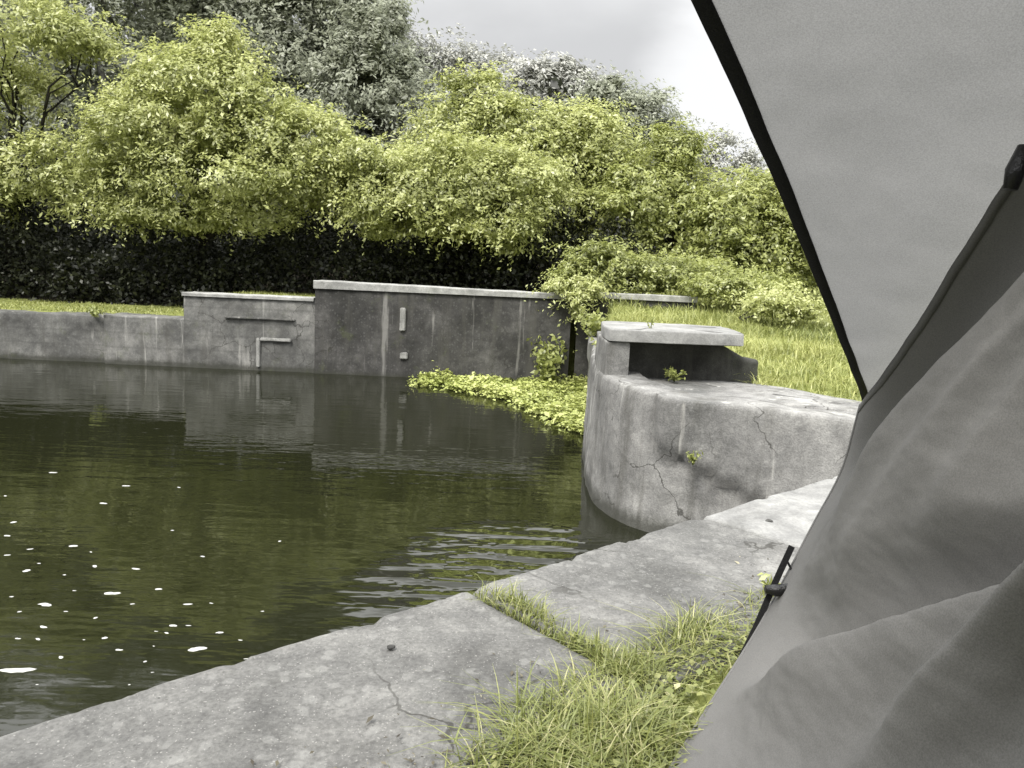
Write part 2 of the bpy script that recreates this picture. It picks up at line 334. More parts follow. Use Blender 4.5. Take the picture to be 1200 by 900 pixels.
# ------------------------------------------------------------------ layout of the place (metres; slab top z = 0)
WZ = -0.75                                 # water level
FARY = 12.3                                # face of the far wall
QD = np.array([0.7433, 0.669]); QN = np.array([0.669, -0.7433])      # along the near quay, and inland from it
Q0 = np.array([-0.11, 2.325])                                        # first joint at the quay edge
def quay(s, d): return Q0 + QD * s + QN * d
PIER = [(1.3, 12.9), (1.05, 10.2), (0.82, 8.0), (0.72, 6.8), (0.70, 6.1), (0.76, 5.6), (0.93, 5.25), (1.25, 5.02), (1.7, 4.9), (2.2, 4.72), (2.9, 4.5), (4.2, 4.3)]
basin = [(-60, FARY + 0.35), (1.48, FARY + 0.35), (1.25, 10.2), (1.02, 8.0), (0.93, 6.8), (0.92, 6.1), (1.0, 5.7), (1.17, 5.45), (1.5, 5.25), (2.4, 4.95), (3.6, 4.65)]
e1 = quay(4.2, 0.35); e2 = quay(-60, 0.35)
basin += [tuple(e1), tuple(e2), (-60, -30)]
def inside(poly, X, Y):
    r = np.zeros(X.shape, bool); n = len(poly)
    for i in range(n):
        x0, y0 = poly[i]; x1, y1 = poly[(i + 1) % n]
        c = ((y0 > Y) != (y1 > Y)) & (X < (x1 - x0) * (Y - y0) / (y1 - y0 + 1e-12) + x0)
        r ^= c
    return r
def land(X, Y):
    """height of the turf (numpy)"""
    near = -0.03 + 0 * X
    far = 0.02 + 0.36 * smnp((X + 5.75) / 0.6) * 1.0 + 0.22 * smnp((X + 3.6) / 0.8)
    right = 0.10 + 0.065 * np.clip(Y - 5.6, 0, 9.6)
    k = smnp((X - 0.3) / 2.5)
    bank = far * (1 - k) + right * k
    r2 = smnp((Y - 3.9) / 1.6)
    z = np.where(Y > 12.0, bank, near * (1 - r2) + right * r2)
    z = np.where((X < 0.5) & (Y < 10), near, z)
    z = z + np.clip(Y - 16.0, 0, 14) * 0.16 + np.clip(Y - 30, 0, 400) * 0.01
    return z
ax = np.concatenate([[-1500, -600, -250, -120, -70, -45, -30, -22, -17], np.arange(-14, 9, 0.13), [10, 12, 15, 20, 28, 40, 70, 150, 400, 1500]])
ay = np.concatenate([[-1500, -500, -200, -100, -60, -40, -25, -15, -9, -6], np.arange(-4, 19, 0.13), [20, 22, 24, 27, 30, 35, 42, 55, 80, 150, 400, 1500]])
GX, GY = np.meshgrid(ax, ay, indexing='ij')
GZ = land(GX, GY)
ins = inside(basin, GX, GY)
bump = np.array([[fbm((x, y, 0.3), 0.9, 3) if (-14 < x < 9 and -4 < y < 19) else 0 for y in ay] for x in ax])
GZ = np.where(ins, -2.6, GZ + 0.03 * bump * (GY > 4.5))
me = grid_mesh('ground', np.stack([GX, GY, GZ], -1))
turfv = np.where(GY > 15.0, np.clip(1 - (GY - 15.0) * 0.9, 0, 1), 1.0)
turfv = np.where((GX > 2.5) & (GY < 19), 1.0, turfv); turfv = np.where((GX > 9) | (GY > 36), 1.0, turfv); turfv = np.where(ins, 0, turfv)
a = me.attributes.new('turf', 'FLOAT', 'POINT'); a.data.foreach_set('value', turfv.ravel().astype(np.float32))
g = link_mesh('ground', me, M['ground'], smooth=True); tag(g, 'turf and dark soil around the concrete basin', 'ground', kind='structure')

xs = np.concatenate([[-60, -30], np.linspace(-14, 4.4, 30)]); ys = np.linspace(-30, 12.6, 40)
WX, WY = np.meshgrid(xs, ys, indexing='ij')
wo = link_mesh('water', grid_mesh('water', np.stack([WX, WY, WX * 0 + WZ], -1)), M['water'])
tag(wo, 'dark still water of the basin with ripples by the quay', 'water', kind='structure')

# ------------------------------------------------------------------ walls
def resample(pts, step):
    pts = [np.array(p, float) for p in pts]
    # Catmull-Rom
    outp = []
    for i in range(len(pts) - 1):
        p0 = pts[max(0, i - 1)]; p1 = pts[i]; p2 = pts[i + 1]; p3 = pts[min(len(pts) - 1, i + 2)]
        n = max(2, int(np.linalg.norm(p2 - p1) / step))
        for k in range(n):
            u = k / n
            outp.append(0.5 * ((2 * p1) + (-p0 + p2) * u + (2 * p0 - 5 * p1 + 4 * p2 - p3) * u * u + (-p0 + 3 * p1 - 3 * p2 + p3) * u ** 3))
    outp.append(pts[-1]); return np.array(outp)
def loft_wall(name, path, ztop, zbot, thick, mat, parent, batter=0.0, step=0.06, amp=0.008, rnd=0.03, side=1, sc=3.0, smooth=True, tilt=0.0, bulge=None):
    """wall along a plan path; its face is on the right-hand side of the path when side = 1"""
    P = resample(path, step) if len(path) > 2 else np.array([np.array(path[0]) + (np.array(path[1]) - np.array(path[0])) * u for u in np.linspace(0, 1, max(2, int(np.linalg.norm(np.array(path[1]) - np.array(path[0])) / step)))])
    T = np.gradient(P, axis=0); T /= np.linalg.norm(T, axis=1)[:, None]
    Nn = np.stack([T[:, 1], -T[:, 0]], -1) * side          # outward (face) normal
    n = len(P); s = np.concatenate([[0], np.cumsum(np.linalg.norm(np.diff(P, axis=0), axis=1))])
    zt = np.array([ztop(x, p) for x, p in zip(s, P)]) if callable(ztop) else np.full(n, ztop)
    rows = []                                               # profile: (depth behind the face, z)
    nz_ = 40 if bulge else 24
    for k in range(nz_ + 1):
        u = k / nz_; rows.append(('f', u))
    cols = []
    prof = []
    for u in np.linspace(0, 1, nz_): prof.append((None, u))
    pts = np.zeros((n, nz_ + 9, 3)); thick_ = thick
    for i in range(n):
        thick = thick_(P[i]) if callable(thick_) else thick_
        zz = np.linspace(zbot, zt[i] - rnd, nz_)
        d = (zz - zbot) * batter - (zt[i] - zbot) * batter   # bottom stands out
        row = [(-dd if False else dd, z) for dd, z in zip(d, zz)]
        row += [(rnd * 0.3, zt[i] - rnd * 0.3), (rnd, zt[i])]
        row += [(rnd + (thick - 2 * rnd) * q, zt[i] + tilt * q) for q in (0.25, 0.5, 0.75, 1.0)]
        row += [(thick, zt[i] + tilt - rnd), (thick, zbot + min(0.6, (zt[i] - zbot) * 0.4)), (thick, zbot)]
        for k, (dd, z) in enumerate(row):
            q = P[i] - Nn[i] * dd
            pts[i, k] = (q[0], q[1], z)
    for i in range(n):
        for k in range(nz_ + 6):
            p = pts[i, k]; f = fbm(p, sc, 4) * amp
            f2 = max(0.0, fbm(p + 7.3, 8.0, 3)) * amp * 0.6
            pts[i, k, :2] += Nn[i] * (f - f2 + (bulge(p) if bulge and k < nz_ + 2 else 0.0))
            pts[i, k, 2] += (fbm(p + 3.1, sc, 3) * amp * 0.9 - f2) * (1 if k >= nz_ - 1 else 0)
    me = grid_mesh(name, pts)
    bm = bmesh.new(); bm.from_mesh(me)
    bm.verts.ensure_lookup_table(); W = pts.shape[1]
    for i in (0, n - 1):
        try: bm.faces.new([bm.verts[i * W + k] for k in range(W)])
        except Exception: pass
    bmesh.ops.recalc_face_normals(bm, faces=bm.faces[:]); bm.to_mesh(me); bm.free()
    ob = link_mesh(name, me, mat, parent, smooth)
    if smooth: me.set_sharp_from_angle(angle=math.radians(50))
    return ob
def rough_box(name, size, loc, mat, parent=None, rotz=0.0, amp=0.006, cuts=8, rnd=0.012, sc=4.0):
    bm = bmesh.new(); bmesh.ops.create_cube(bm, size=1.0)
    bmesh.ops.scale(bm, vec=size, verts=bm.verts)
    bmesh.ops.bevel(bm, geom=bm.edges[:], offset=rnd, segments=2, affect='EDGES')
    bmesh.ops.subdivide_edges(bm, edges=[e for e in bm.edges if e.calc_length() > max(size) / cuts], cuts=cuts, use_grid_fill=True)
    bmesh.ops.rotate(bm, cent=(0, 0, 0), matrix=Matrix.Rotation(rotz, 3, 'Z'), verts=bm.verts)
    bmesh.ops.translate(bm, vec=loc, verts=bm.verts)
    bm.normal_update()
    for v in bm.verts: v.co += v.normal * fbm(v.co, sc, 4) * amp
    ob = bm_obj(name, bm, mat, parent); ob.data.set_sharp_from_angle(angle=math.radians(40)); return ob

zU0 = aty(372, 332, FARY)[2]; zU1 = aty(655, 348, FARY)[2]
zM = aty(240, 346, FARY)[2]; zL = aty(60, 366, FARY)[2]
xUM = aty(370, 380, FARY)[0]; xML = aty(216, 390, FARY)[0]; xK = aty(122, 395, FARY)[0]
xE = aty(668, 385, FARY)[0]
fw = empty('basin_wall', ((xUM + xE) / 2, FARY, WZ), 'long grey stained concrete wall across the water, its top stepping down to the left', 'wall')
loft_wall('upper_section', [(xUM, FARY - 0.05), (xE, FARY - 0.05)], lambda s, p: zU0 + (zU1 - zU0) * s / (xE - xUM), -2.4, 0.6, M['far_wall'], fw, 0.02, 0.09, 0.02, 0.03)
loft_wall('middle_section', [(xML, FARY), (xUM, FARY)], lambda s, p: zM, -2.4, 0.6, M['stone_wall'], fw, 0.02, 0.09, 0.02, 0.03)
loft_wall('lower_section', [(xK, FARY), (xML, FARY)], lambda s, p: zL + 0.0, -2.4, 0.6, M['stone_wall'], fw, 0.02, 0.09, 0.02, 0.03)
loft_wall('far_section', [(-30, FARY + 0.1), (xK, FARY + 0.1)], lambda s, p: zL - 0.02, -2.4, 0.6, M['stone_wall'], fw, 0.01, 0.12, 0.03, 0.04, sc=2.2)
# thin pale coping along the top of the tall section
loft_wall('coping', [(xUM - 0.02, FARY - 0.085), (xE, FARY - 0.085)], lambda s, p: zU0 + 0.05 + (zU1 - zU0) * s / (xE - xUM), zU1 - 0.03, 0.55, M['cap'], fw, 0.0, 0.09, 0.008, 0.015)
loft_wall('coping', [(xML - 0.02, FARY - 0.035), (xUM - 0.03, FARY - 0.035)], zM + 0.035, zM - 0.02, 0.5, M['cap'], fw, 0.0, 0.09, 0.008, 0.012)
# pale rendered patch, ledge board and pale ribs on the face
p0 = aty(302, 396, FARY - 0.06); p1 = aty(338, 432, FARY - 0.06)
hx, hz = p1[0] - p0[0], p0[2] - p1[2]
rough_box('render_edge', (0.06, 0.06, hz), (p0[0], FARY - 0.03, p0[2] - hz / 2), M['pale'], fw, 0, 0.006, 6)
rough_box('render_edge', (hx, 0.06, 0.055), (p0[0] + hx / 2 + 0.032, FARY - 0.032, p0[2] - 0.02), M['pale'], fw, 0, 0.006, 6)
b0 = aty(262, 371, FARY - 0.06); b1 = aty(345, 374, FARY - 0.06)
rough_box('ledge', (b1[0] - b0[0], 0.07, 0.03), ((b0[0] + b1[0]) / 2, FARY - 0.02, b0[2] - 0.01), M['stone_wall'], fw, 0, 0.006, 8)
r0 = aty(472, 361, FARY - 0.1); r1 = aty(472, 388, FARY - 0.1)
rough_box('pale_rib', (0.09, 0.06, r0[2] - r1[2]), (r0[0], FARY - 0.075, (r0[2] + r1[2]) / 2), M['pale'], fw, 0, 0.01, 6)
r0 = aty(473, 417, FARY - 0.1)
rough_box('pale_rib', (0.12, 0.06, 0.10), (r0[0], FARY - 0.085, r0[2]), M['pale'], fw, 0, 0.012, 6)

# short low wall set back on the bank, right of the long wall
q0 = aty(672, 346, 13.4); q1 = aty(792, 349, 12.4)
lw = empty('retaining_wall', ((q0[0] + q1[0]) / 2, 12.9, 0.2), 'short low grey retaining wall under the overhanging bush behind the pier', 'wall')
loft_wall('wall_face', [(q0[0], 12.35), (q1[0] + 0.2, 11.9)], q1[2] - 0.02, -0.9, 0.35, M['far_wall'], lw, 0.01, 0.07, 0.012, 0.02)
loft_wall('coping', [(q0[0] - 0.02, 12.31), (q1[0] + 0.22, 11.86)], q1[2] + 0.04, q1[2] - 0.05, 0.4, M['cap'], lw, 0.0, 0.07, 0.006, 0.01)

# ------------------------------------------------------------------ the rounded pier on the right
pier = empty('pier', (1.4, 6.2, WZ), 'rounded grey concrete pier with a shaded recess under its flat top slab', 'pier')
zt = aty(705, 384, 6.0)[2]
CR0 = atz(752, 512, 0.0)
def ptop(s, p):
    back = -0.03 * max(0.0, p[1] - 7.0)
    return 0.20 + 0.04 * smooth01((p[1] - 4.8) / 0.7) - 0.06 * smooth01((p[0] - 1.7) / 1.5) + back
def pbulge(p):
    """the right part of the face stands a little proud above a slanting crack"""
    crack = -0.13 - 0.42 * (p[0] - 0.98) + 0.03 * fbm((p[0], 0, 0), 9.0, 3)
    k = smooth01((p[0] - 0.985) / 0.05) * smooth01((p[2] - crack) / 0.03)
    groove = math.exp(-((p[2] - crack + 0.005) / 0.014) ** 2) * (1.0 if 0.93 < p[0] < 1.45 else 0.0)
    return 0.055 * k - 0.012 * groove
loft_wall('curved_wall', PIER, ptop, -2.4, 0.36, M['pier'], pier, 0.04, 0.03, 0.014, 0.03, sc=2.5, tilt=-0.01, bulge=pbulge)
loft_wall('side_wall', [(0.765, 7.1), (0.742, 6.8), (0.722, 6.4), (0.722, 6.12), (0.735, 5.95)], zt - 0.103, 0.12, 0.17, M['pier'], pier, 0.04, 0.03, 0.006, 0.012)
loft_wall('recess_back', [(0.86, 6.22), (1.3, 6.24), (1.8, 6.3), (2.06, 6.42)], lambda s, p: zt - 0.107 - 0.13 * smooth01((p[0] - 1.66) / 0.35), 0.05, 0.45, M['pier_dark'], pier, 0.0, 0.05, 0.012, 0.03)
def plate(name, outline, z0, z1, mat, parent, amp=0.006, rim=0.025):
    """flat slab with a rounded rim over a plan outline (a closed loop of points)"""
    P = resample(list(outline) + [outline[0]], 0.06)[:-1]; c = P.mean(0); n = len(P)
    T = np.roll(P, -1, 0) - np.roll(P, 1, 0); T /= np.linalg.norm(T, axis=1)[:, None]; Nn = np.stack([T[:, 1], -T[:, 0]], -1)
    if ((P - c) * Nn).sum() < 0: Nn = -Nn
    r = min(rim, (z1 - z0) / 2)
    lay = [(0.3, z0, 1), (0.03, z0, 1), (0.0, z0 + r * .6, 1), (0.0, z1 - r, 1), (r * .3, z1 - r * .3, 1), (r, z1, 1), (0.12, z1, 1), (0.25, z1 + 0.004, 1)]
    pts = np.zeros((n, len(lay) + 1, 3))
    for k, (d, z, _) in enumerate(lay):
        q = P - Nn * d; pts[:, k, :2] = q; pts[:, k, 2] = z
    pts[:, -1, :2] = c + (P - c) * 0.2; pts[:, -1, 2] = z1 + 0.006
    for i in range(n):
        for k in range(len(lay)):
            f = fbm(pts[i, k], 4.0, 4) * amp; pts[i, k, :2] += Nn[i] * f * 1.5; pts[i, k, 2] += f * 0.6
    me = grid_mesh(name, pts, close_u=True)
    bm = bmesh.new(); bm.from_mesh(me); bm.verts.ensure_lookup_table(); W = pts.shape[1]
    bm.faces.new([bm.verts[i * W + W - 1] for i in range(n)]); bm.faces.new([bm.verts[i * W] for i in range(n)])
    bmesh.ops.recalc_face_normals(bm, faces=bm.faces[:]); bm.to_mesh(me); bm.free()
    ob = link_mesh(name, me, mat, parent, True); me.set_sharp_from_angle(angle=math.radians(50)); return ob
plate('top_slab', [(0.728, 6.3), (0.73, 6.0), (0.735, 5.95), (0.75, 5.935), (0.80, 5.93), (1.2, 5.92), (1.55, 5.95), (1.76, 5.98), (1.80, 6.02), (1.84, 6.35), (1.84, 6.8), (1.8, 6.86), (1.5, 6.95), (1.0, 7.0), (0.80, 6.9), (0.75, 6.6)], zt - 0.1, zt, M['smooth_slab'], pier, 0.005, 0.012)
plate('ledge_floor', [(0.86, 6.0), (0.95, 5.75), (1.3, 5.5), (1.8, 5.25), (2.5, 5.0), (2.7, 5.2), (2.4, 5.7), (2.0, 6.2), (1.0, 6.5)], 0.02, 0.185, M['pier'], pier)
# ------------------------------------------------------------------ near quay: coping slabs on a wall
SL, SDEPTH = 1.262, 0.76
qa, qb = quay(-7.6, 0.06), quay(3.75, 0.06)
nq = empty('quay_wall', (*quay(0, 0.2), WZ), 'grey concrete wall under the pale slabs at the near edge of the water', 'wall')
loft_wall('wall_face', [tuple(qb), tuple(qa)], -0.20, -2.4, 0.55, M['pier'], nq, 0.01, 0.12, 0.01, 0.02)
def coping_slab(i, label, mat, dz=0.0, tilt=0.0, L_=SL, seed=0.0, dep=SDEPTH, start=None):
    s0 = (i * SL if start is None else start) + 0.008; s1 = s0 + L_ - 0.016; nu, nv = 110, 66
    th = 0.21
    # cross-section across the quay: up the water face, round the nose, over the top, down the back
    prof = [(0.0, -th), (0.0, -0.12), (0.0, -0.04), (0.002, -0.016), (0.008, -0.005), (0.02, -0.0005)]
    prof += [(0.032 + (dep - 0.05) * k / nv, 0.0) for k in range(1, nv + 1)] + [(dep - 0.006, -0.005), (dep, -0.02), (dep, -th)]
    us = [s0] + [s0 + 0.004, s0 + 0.012, s0 + 0.025] + list(np.linspace(s0 + 0.04, s1 - 0.04, nu)) + [s1 - 0.025, s1 - 0.012, s1 - 0.004] + [s1]
    sink = {0: 0.03, 1: 0.012, 2: 0.004, 3: 0.0}
    P = np.zeros((len(us), len(prof), 3)); n = len(us)
    for a_, u in enumerate(us):
        ed = sink.get(min(a_, n - 1 - a_), 0.0)
        for b_i, (d, z) in enumerate(prof):
            q = quay(u, d)
            k = (q[0] + seed, q[1], z)
            edge = math.exp(-d / 0.05) + math.exp(-min(u - s0, s1 - u) / 0.03) * 0.7 + math.exp(-(dep - d) / 0.04) * 0.6
            chip = max(0.0, fbm(k, 9.0, 4) - 0.12) * edge
            f = fbm(k, 2.2, 3) * 0.006 + fbm(k, 26.0, 3) * 0.0016 - chip * 0.02
            zz = z + (f - ed * (1 if z > -0.1 else 0) + dz + tilt * (u - s0) if z > -0.1 else dz)
            dd = 0.006 * fbm((q[0] + seed + 5, q[1], z), 5.0, 4) * math.exp(-d / 0.08) + chip * 0.016 * (1 if d < 0.3 else 0)
            q = quay(u, d + dd); P[a_, b_i] = (q[0], q[1], zz)
    me = grid_mesh('coping_slab', P)
    bm = bmesh.new(); bm.from_mesh(me); bm.verts.ensure_lookup_table(); W = len(prof)
    for e_ in (0, n - 1): bm.faces.new([bm.verts[e_ * W + k] for k in range(W)])
    bmesh.ops.recalc_face_normals(bm, faces=bm.faces[:]); bm.to_mesh(me); bm.free()
    ob = link_mesh('coping_slab', me, mat, None, True); me.set_sharp_from_angle(angle=math.radians(60))
    return tag(ob, label, 'slab', 'coping slabs along the near quay')
coping_slab(-1, 'large rough grey slab at the water edge left of the grassy joint', M['slab'], 0.0, 0.0, SL + 0.45, seed=1.0, start=-SL - 0.45)
coping_slab(0, 'rough grey slab between the grassy joint and the smooth white slab', M['slab'], 0.004, 0.004, seed=21.0)
coping_slab(1, 'smooth pale white slab beside the tent flap', M['smooth_slab'], 0.006, 0.0, seed=41.0)
for i in (-2, 2):
    coping_slab(i, 'grey slab at the water edge, mostly hidden', M['slab'], 0.0, 0.0, seed=61.0 + i * 7, start=(-2 * SL - 0.45 if i < 0 else None))

# ------------------------------------------------------------------ foliage
def unit(v): return v / np.maximum(np.linalg.norm(v, axis=1), 1e-9)[:, None]
def leaves_mesh(name, Cn, Nrm, size, aspect=0.5, droop=0.0, tint=None, rng=RNG):
    """one folded leaf (two triangles) per point"""
    n = len(Cn); size = np.broadcast_to(size, (n,)) * np.exp(np.clip(rng.normal(0, 0.3, n), -0.6, 0.5))
    Nrm = unit(Nrm); R = unit(rng.normal(size=(n, 3))); R[:, 2] -= droop; A = unit(R - (R * Nrm).sum(1)[:, None] * Nrm); B = np.cross(Nrm, A)
    l = size[:, None]; wd = l * aspect
    tip = Cn + A * l * 0.5; bas = Cn - A * l * 0.5; s1 = Cn + B * wd * 0.5 + Nrm * wd * 0.18; s2 = Cn - B * wd * 0.5 + Nrm * wd * 0.18
    V = np.stack([bas, s1, tip, s2], 1).reshape(-1, 3); Q = np.arange(4 * n).reshape(n, 4)
    if tint is None: tint = rng.uniform(0, 1, n)
    return mesh_np(name, V, Q, np.repeat(tint, 4))
def pnoise(P, sc, seed=0.0):
    return np.array([noise.noise(Vector((p[0] * sc + seed, p[1] * sc - seed, p[2] * sc + seed * 0.7))) for p in P])
def crown_points(blobs, n, seed, gap=0.0, shell=0.45, gsc=1.6, up=0.6, spray=0.7):
    rng = np.random.default_rng(seed)
    more = []
    for c, r in blobs:                                      # smaller lobes budding from the big ones make the outline uneven
        for k in range(4):
            d = unit(rng.normal(size=(1, 3)) + np.array([0, -0.3, 0.15]))[0]; q = rng.uniform(0.26, 0.5)
            more.append((tuple(np.array(c) + d * np.array(r) * rng.uniform(0.85, 1.1)), tuple(np.array(r) * q * np.array([1, 1, rng.uniform(0.8, 1.3)]))))
    blobs = list(blobs) + more
    vol = np.array([max(r[0] * r[2], 0.02) for c, r in blobs]); vol = vol / vol.sum()
    PP, NN, TT = [], [], []
    for (c, r), f in zip(blobs, vol):
        m = int(n * f * 1.5)
        d = unit(rng.normal(size=(m, 3)))
        rad = shell + (1 - shell) * rng.uniform(0, 1, m) ** 0.6
        # a lumpy outline
        lump = 1 + 0.34 * np.array([noise.noise(Vector(v) * 2.3 + Vector((seed, c[0], c[2]))) for v in d]) + 0.2 * np.array([noise.noise(Vector(v) * 6 + Vector((seed, c[1], 3))) for v in d])
        p = np.array(c) + d * np.array(r) * (rad * lump)[:, None]
        cl = pnoise(p, gsc, seed * 3.7)
        keep = cl > (-0.17 + gap) + rng.normal(size=m) * 0.05
        p, d, cl = p[keep], d[keep], cl[keep]
        nrm = d / np.array(r) * np.mean(r); nrm = unit(nrm) + unit(rng.normal(size=p.shape)) * 0.48; nrm[:, 2] += up
        PP.append(p); NN.append(nrm)
        TT.append(np.clip(rng.normal(0.5, 0.2, len(p)) + 0.45 * pnoise(p, 0.7, seed + 9.1), 0, 1))
    # drooping sprays that break up the outline
    for (c, r), f in zip(blobs, vol):
        ns = max(6, int(n * f * 0.30 / 14)); d = unit(rng.normal(size=(ns, 3)) + np.array([0, -0.15, 0.25]))
        st = np.array(c) + d * np.array(r) * rng.uniform(0.8, 1.02, ns)[:, None]; ln = rng.uniform(0.35, 1.0, ns) * spray
        for k in range(14):
            u = (k + rng.uniform(0, 1, ns)) / 14
            q = st + (d * np.array([1, 1, 0.55])) * (ln * u)[:, None]; q[:, 2] += ln * (0.25 * u - 0.55 * u ** 2)
            q += rng.normal(size=q.shape) * 0.045 * spray
            PP.append(q); NN.append(unit(rng.normal(size=q.shape)) * 0.6 + d * 0.4 + np.array([0, -0.1, up]))
            TT.append(np.clip(rng.normal(0.62, 0.18, ns), 0, 1))
    return np.concatenate(PP), np.concatenate(NN), np.concatenate(TT), rng
def limb(bm, a, b, r0, r1, rng, wig=0.12, seg=6, n=6):
    a, b = np.array(a, float), np.array(b, float); Ln = np.linalg.norm(b - a); pts = []
    for k in range(n + 1):
        u = k / n; p = a + (b - a) * u
        if 0 < k < n: p = p + rng.normal(size=3) * wig * Ln * 0.25
        p[2] += math.sin(u * math.pi) * 0.08 * Ln
        pts.append(p)
    tube(bm, [tuple(p) for p in pts], [r0 + (r1 - r0) * k / n for k in range(n + 1)], seg)
    return pts
def tree(name, label, cat, group, base, blobs, n, leaf, mat, bark, seed, gap=0.0, shell=0.45, trunk_r=0.12, aspect=0.42, droop=0.4, gsc=1.6, stems=1, twigs=3):
    base = np.array(base, float)
    root = empty(name, tuple(base), label, cat, group)
    rng = np.random.default_rng(seed + 100)
    bm = bmesh.new()
    fork_z = base[2] + 0.28 * (max(c[2] for c, r in blobs) - base[2])
    cx = np.mean([c[0] for c, r in blobs]); cy = np.mean([c[1] for c, r in blobs])
    for sN in range(stems):
        off = rng.normal(size=2) * 0.18 * (stems > 1)
        fork = np.array([base[0] + (cx - base[0]) * 0.35 + off[0] * 2, base[1] + (cy - base[1]) * 0.35 + off[1], fork_z])
        b0 = base + np.array([off[0], off[1], -0.15])
        limb(bm, b0, fork, trunk_r * 1.25 / stems ** 0.5, trunk_r * 0.8 / stems ** 0.5, rng, 0.08, 9, 6)
        for k, (c, r) in enumerate(blobs):
            if k % stems != sN: continue
            c = np.array(c)
            pts = limb(bm, fork, c, trunk_r * 0.55, trunk_r * 0.12, rng, 0.16, 6, 7)
            for q in range(twigs):
                st = pts[int(rng.integers(3, 7))]
                d = unit(rng.normal(size=(1, 3)))[0]; d[2] = abs(d[2]) * 0.6
                limb(bm, st, c + d * np.array(r) * 0.9, trunk_r * 0.2, 0.006, rng, 0.2, 4, 5)
    bm_obj('trunk', bm, bark, root)
    p, nn, tt, rg = crown_points(blobs, int(n * 2.7), seed, gap, shell, gsc, spray=leaf * 6.0)
    me = leaves_mesh('crown', p, nn, leaf * 0.62, aspect, droop, tt, rg)
    link_mesh('crown', me, mat, root)
    return root
def px_blobs(spec, Y, depth=1.0):
    """crown lobes from where they stand in view: (x, y, half width, half height[, extra distance])"""
    o = []
    for e in spec:
        y = Y + (e[4] if len(e) > 4 else 0)
        c = aty(e[0], e[1], y); rx, rz = e[2] * y / F, e[3] * y / F
        o.append((tuple(c), (rx, max(0.35, 0.5 * (rx + rz)) * depth, rz)))
    return o
def gz(x, y): return float(land(np.array(x), np.array(y)))
G1 = 'light green trees along the far bank'; G2 = 'dark grey-green trees behind the bank'
def put(name, label, spec, Y, bx, n, leaf, mat, bark, seed, group, depth=1.0, by=None, **kw):
    b = px_blobs(spec, Y, depth); x = aty(bx, 300, by or Y)[0]; y = by or Y
    return tree(name, label, 'tree', group, (x, y, gz(x, y)), b, n, leaf, mat, bark, seed, **kw)

put('bushy_tree', 'loose light green tree at the left edge with dark gaps in its crown',
    [(20, 30, 80, 45), (95, 45, 45, 30), (-90, 80, 110, 90), (30, 200, 75, 38), (90, 215, 50, 38), (-60, 220, 80, 45), (25, 120, 50, 30, 0.6), (-10, 240, 50, 26), (-200, 150, 120, 130)],
    15.2, 20, 19000, 0.13, M['leaf_lime'], M['bark'], 11, G1, 0.8, by=16.4, gap=0.06, shell=0.4)
put('bushy_tree', 'rounded pale green tree with a mounded crown above the stepped wall at left',
    [(250, 105, 75, 48), (215, 150, 90, 50), (310, 165, 65, 48), (255, 205, 105, 45), (170, 215, 55, 45), (345, 215, 45, 38), (215, 248, 70, 24), (300, 252, 55, 22), (255, 62, 30, 24), (165, 125, 40, 34), (200, 85, 40, 30), (345, 165, 50, 40), (135, 180, 45, 40), (375, 200, 32, 28), (155, 250, 40, 22)],
    14.9, 235, 30000, 0.12, M['leaf_lime'], M['bark'], 12, G1, 0.9, by=16.3, shell=0.5)
put('bushy_tree', 'low bright green tree overhanging the middle of the tall wall',
    [(440, 215, 50, 40), (500, 225, 65, 45), (560, 225, 60, 50), (600, 245, 50, 35), (470, 255, 45, 24), (545, 262, 60, 22), (530, 190, 60, 28), (415, 195, 40, 26), (620, 215, 50, 34), (430, 250, 40, 24), (595, 275, 40, 16)],
    14.8, 540, 20000, 0.12, M['leaf_lime'], M['bark'], 13, G1, 0.9, by=16.3, shell=0.5)
put('bushy_tree', 'tallest light green tree in the middle with a dark hollow near its top',
    [(570, 115, 46, 24), (530, 155, 50, 38), (620, 160, 60, 38), (670, 160, 46, 32), (700, 185, 50, 42), (640, 195, 70, 42), (500, 185, 40, 26), (590, 195, 60, 30), (640, 250, 55, 36), (700, 245, 45, 40), (735, 215, 40, 40), (690, 150, 40, 28), (555, 215, 70, 40), (660, 280, 50, 24)],
    16.8, 610, 26000, 0.135, M['leaf_lime'], M['bark'], 14, G1, 0.8, by=17.2, shell=0.45, gap=0.02)
put('bushy_tree', 'mid green tree left of the tent flap above the lawn',
    [(760, 225, 50, 45), (745, 275, 45, 34), (800, 250, 45, 36), (795, 205, 28, 24), (830, 285, 50, 32), (720, 290, 40, 26), (770, 300, 50, 22), (840, 245, 50, 30), (790, 175, 30, 24), (820, 315, 50, 18, -1), (740, 245, 60, 40)],
    16.0, 770, 17000, 0.13, M['leaf_mid'], M['bark'], 15, G1, 0.9, by=16.4, shell=0.45, stems=2)
put('bushy_tree', 'mid green tree half hidden by the black tent edge',
    [(880, 245, 50, 36), (900, 290, 55, 40), (860, 300, 45, 34), (955, 270, 60, 55), (930, 322, 50, 20), (1040, 250, 80, 70), (880, 325, 50, 16, -0.6), (855, 262, 50, 36), (905, 225, 40, 26)],
    15.2, 915, 17000, 0.13, M['leaf_mid'], M['bark'], 16, G1, 0.9, by=15.7, shell=0.45, stems=2)
put('low_bush', 'low spreading bush hanging over the right end of the long wall',
    [(680, 335, 30, 12), (725, 318, 45, 16), (770, 312, 45, 16), (700, 312, 30, 14), (820, 322, 45, 16), (665, 322, 14, 8), (860, 330, 45, 12), (740, 335, 50, 10), (700, 300, 40, 16), (900, 335, 30, 9, 1)],
    12.7, 740, 9000, 0.09, M['leaf_mid'], M['bark'], 17, 'bushes along the far bank', 1.0, by=12.9, shell=0.3, gap=0.06, trunk_r=0.04, stems=3, gsc=3.0)

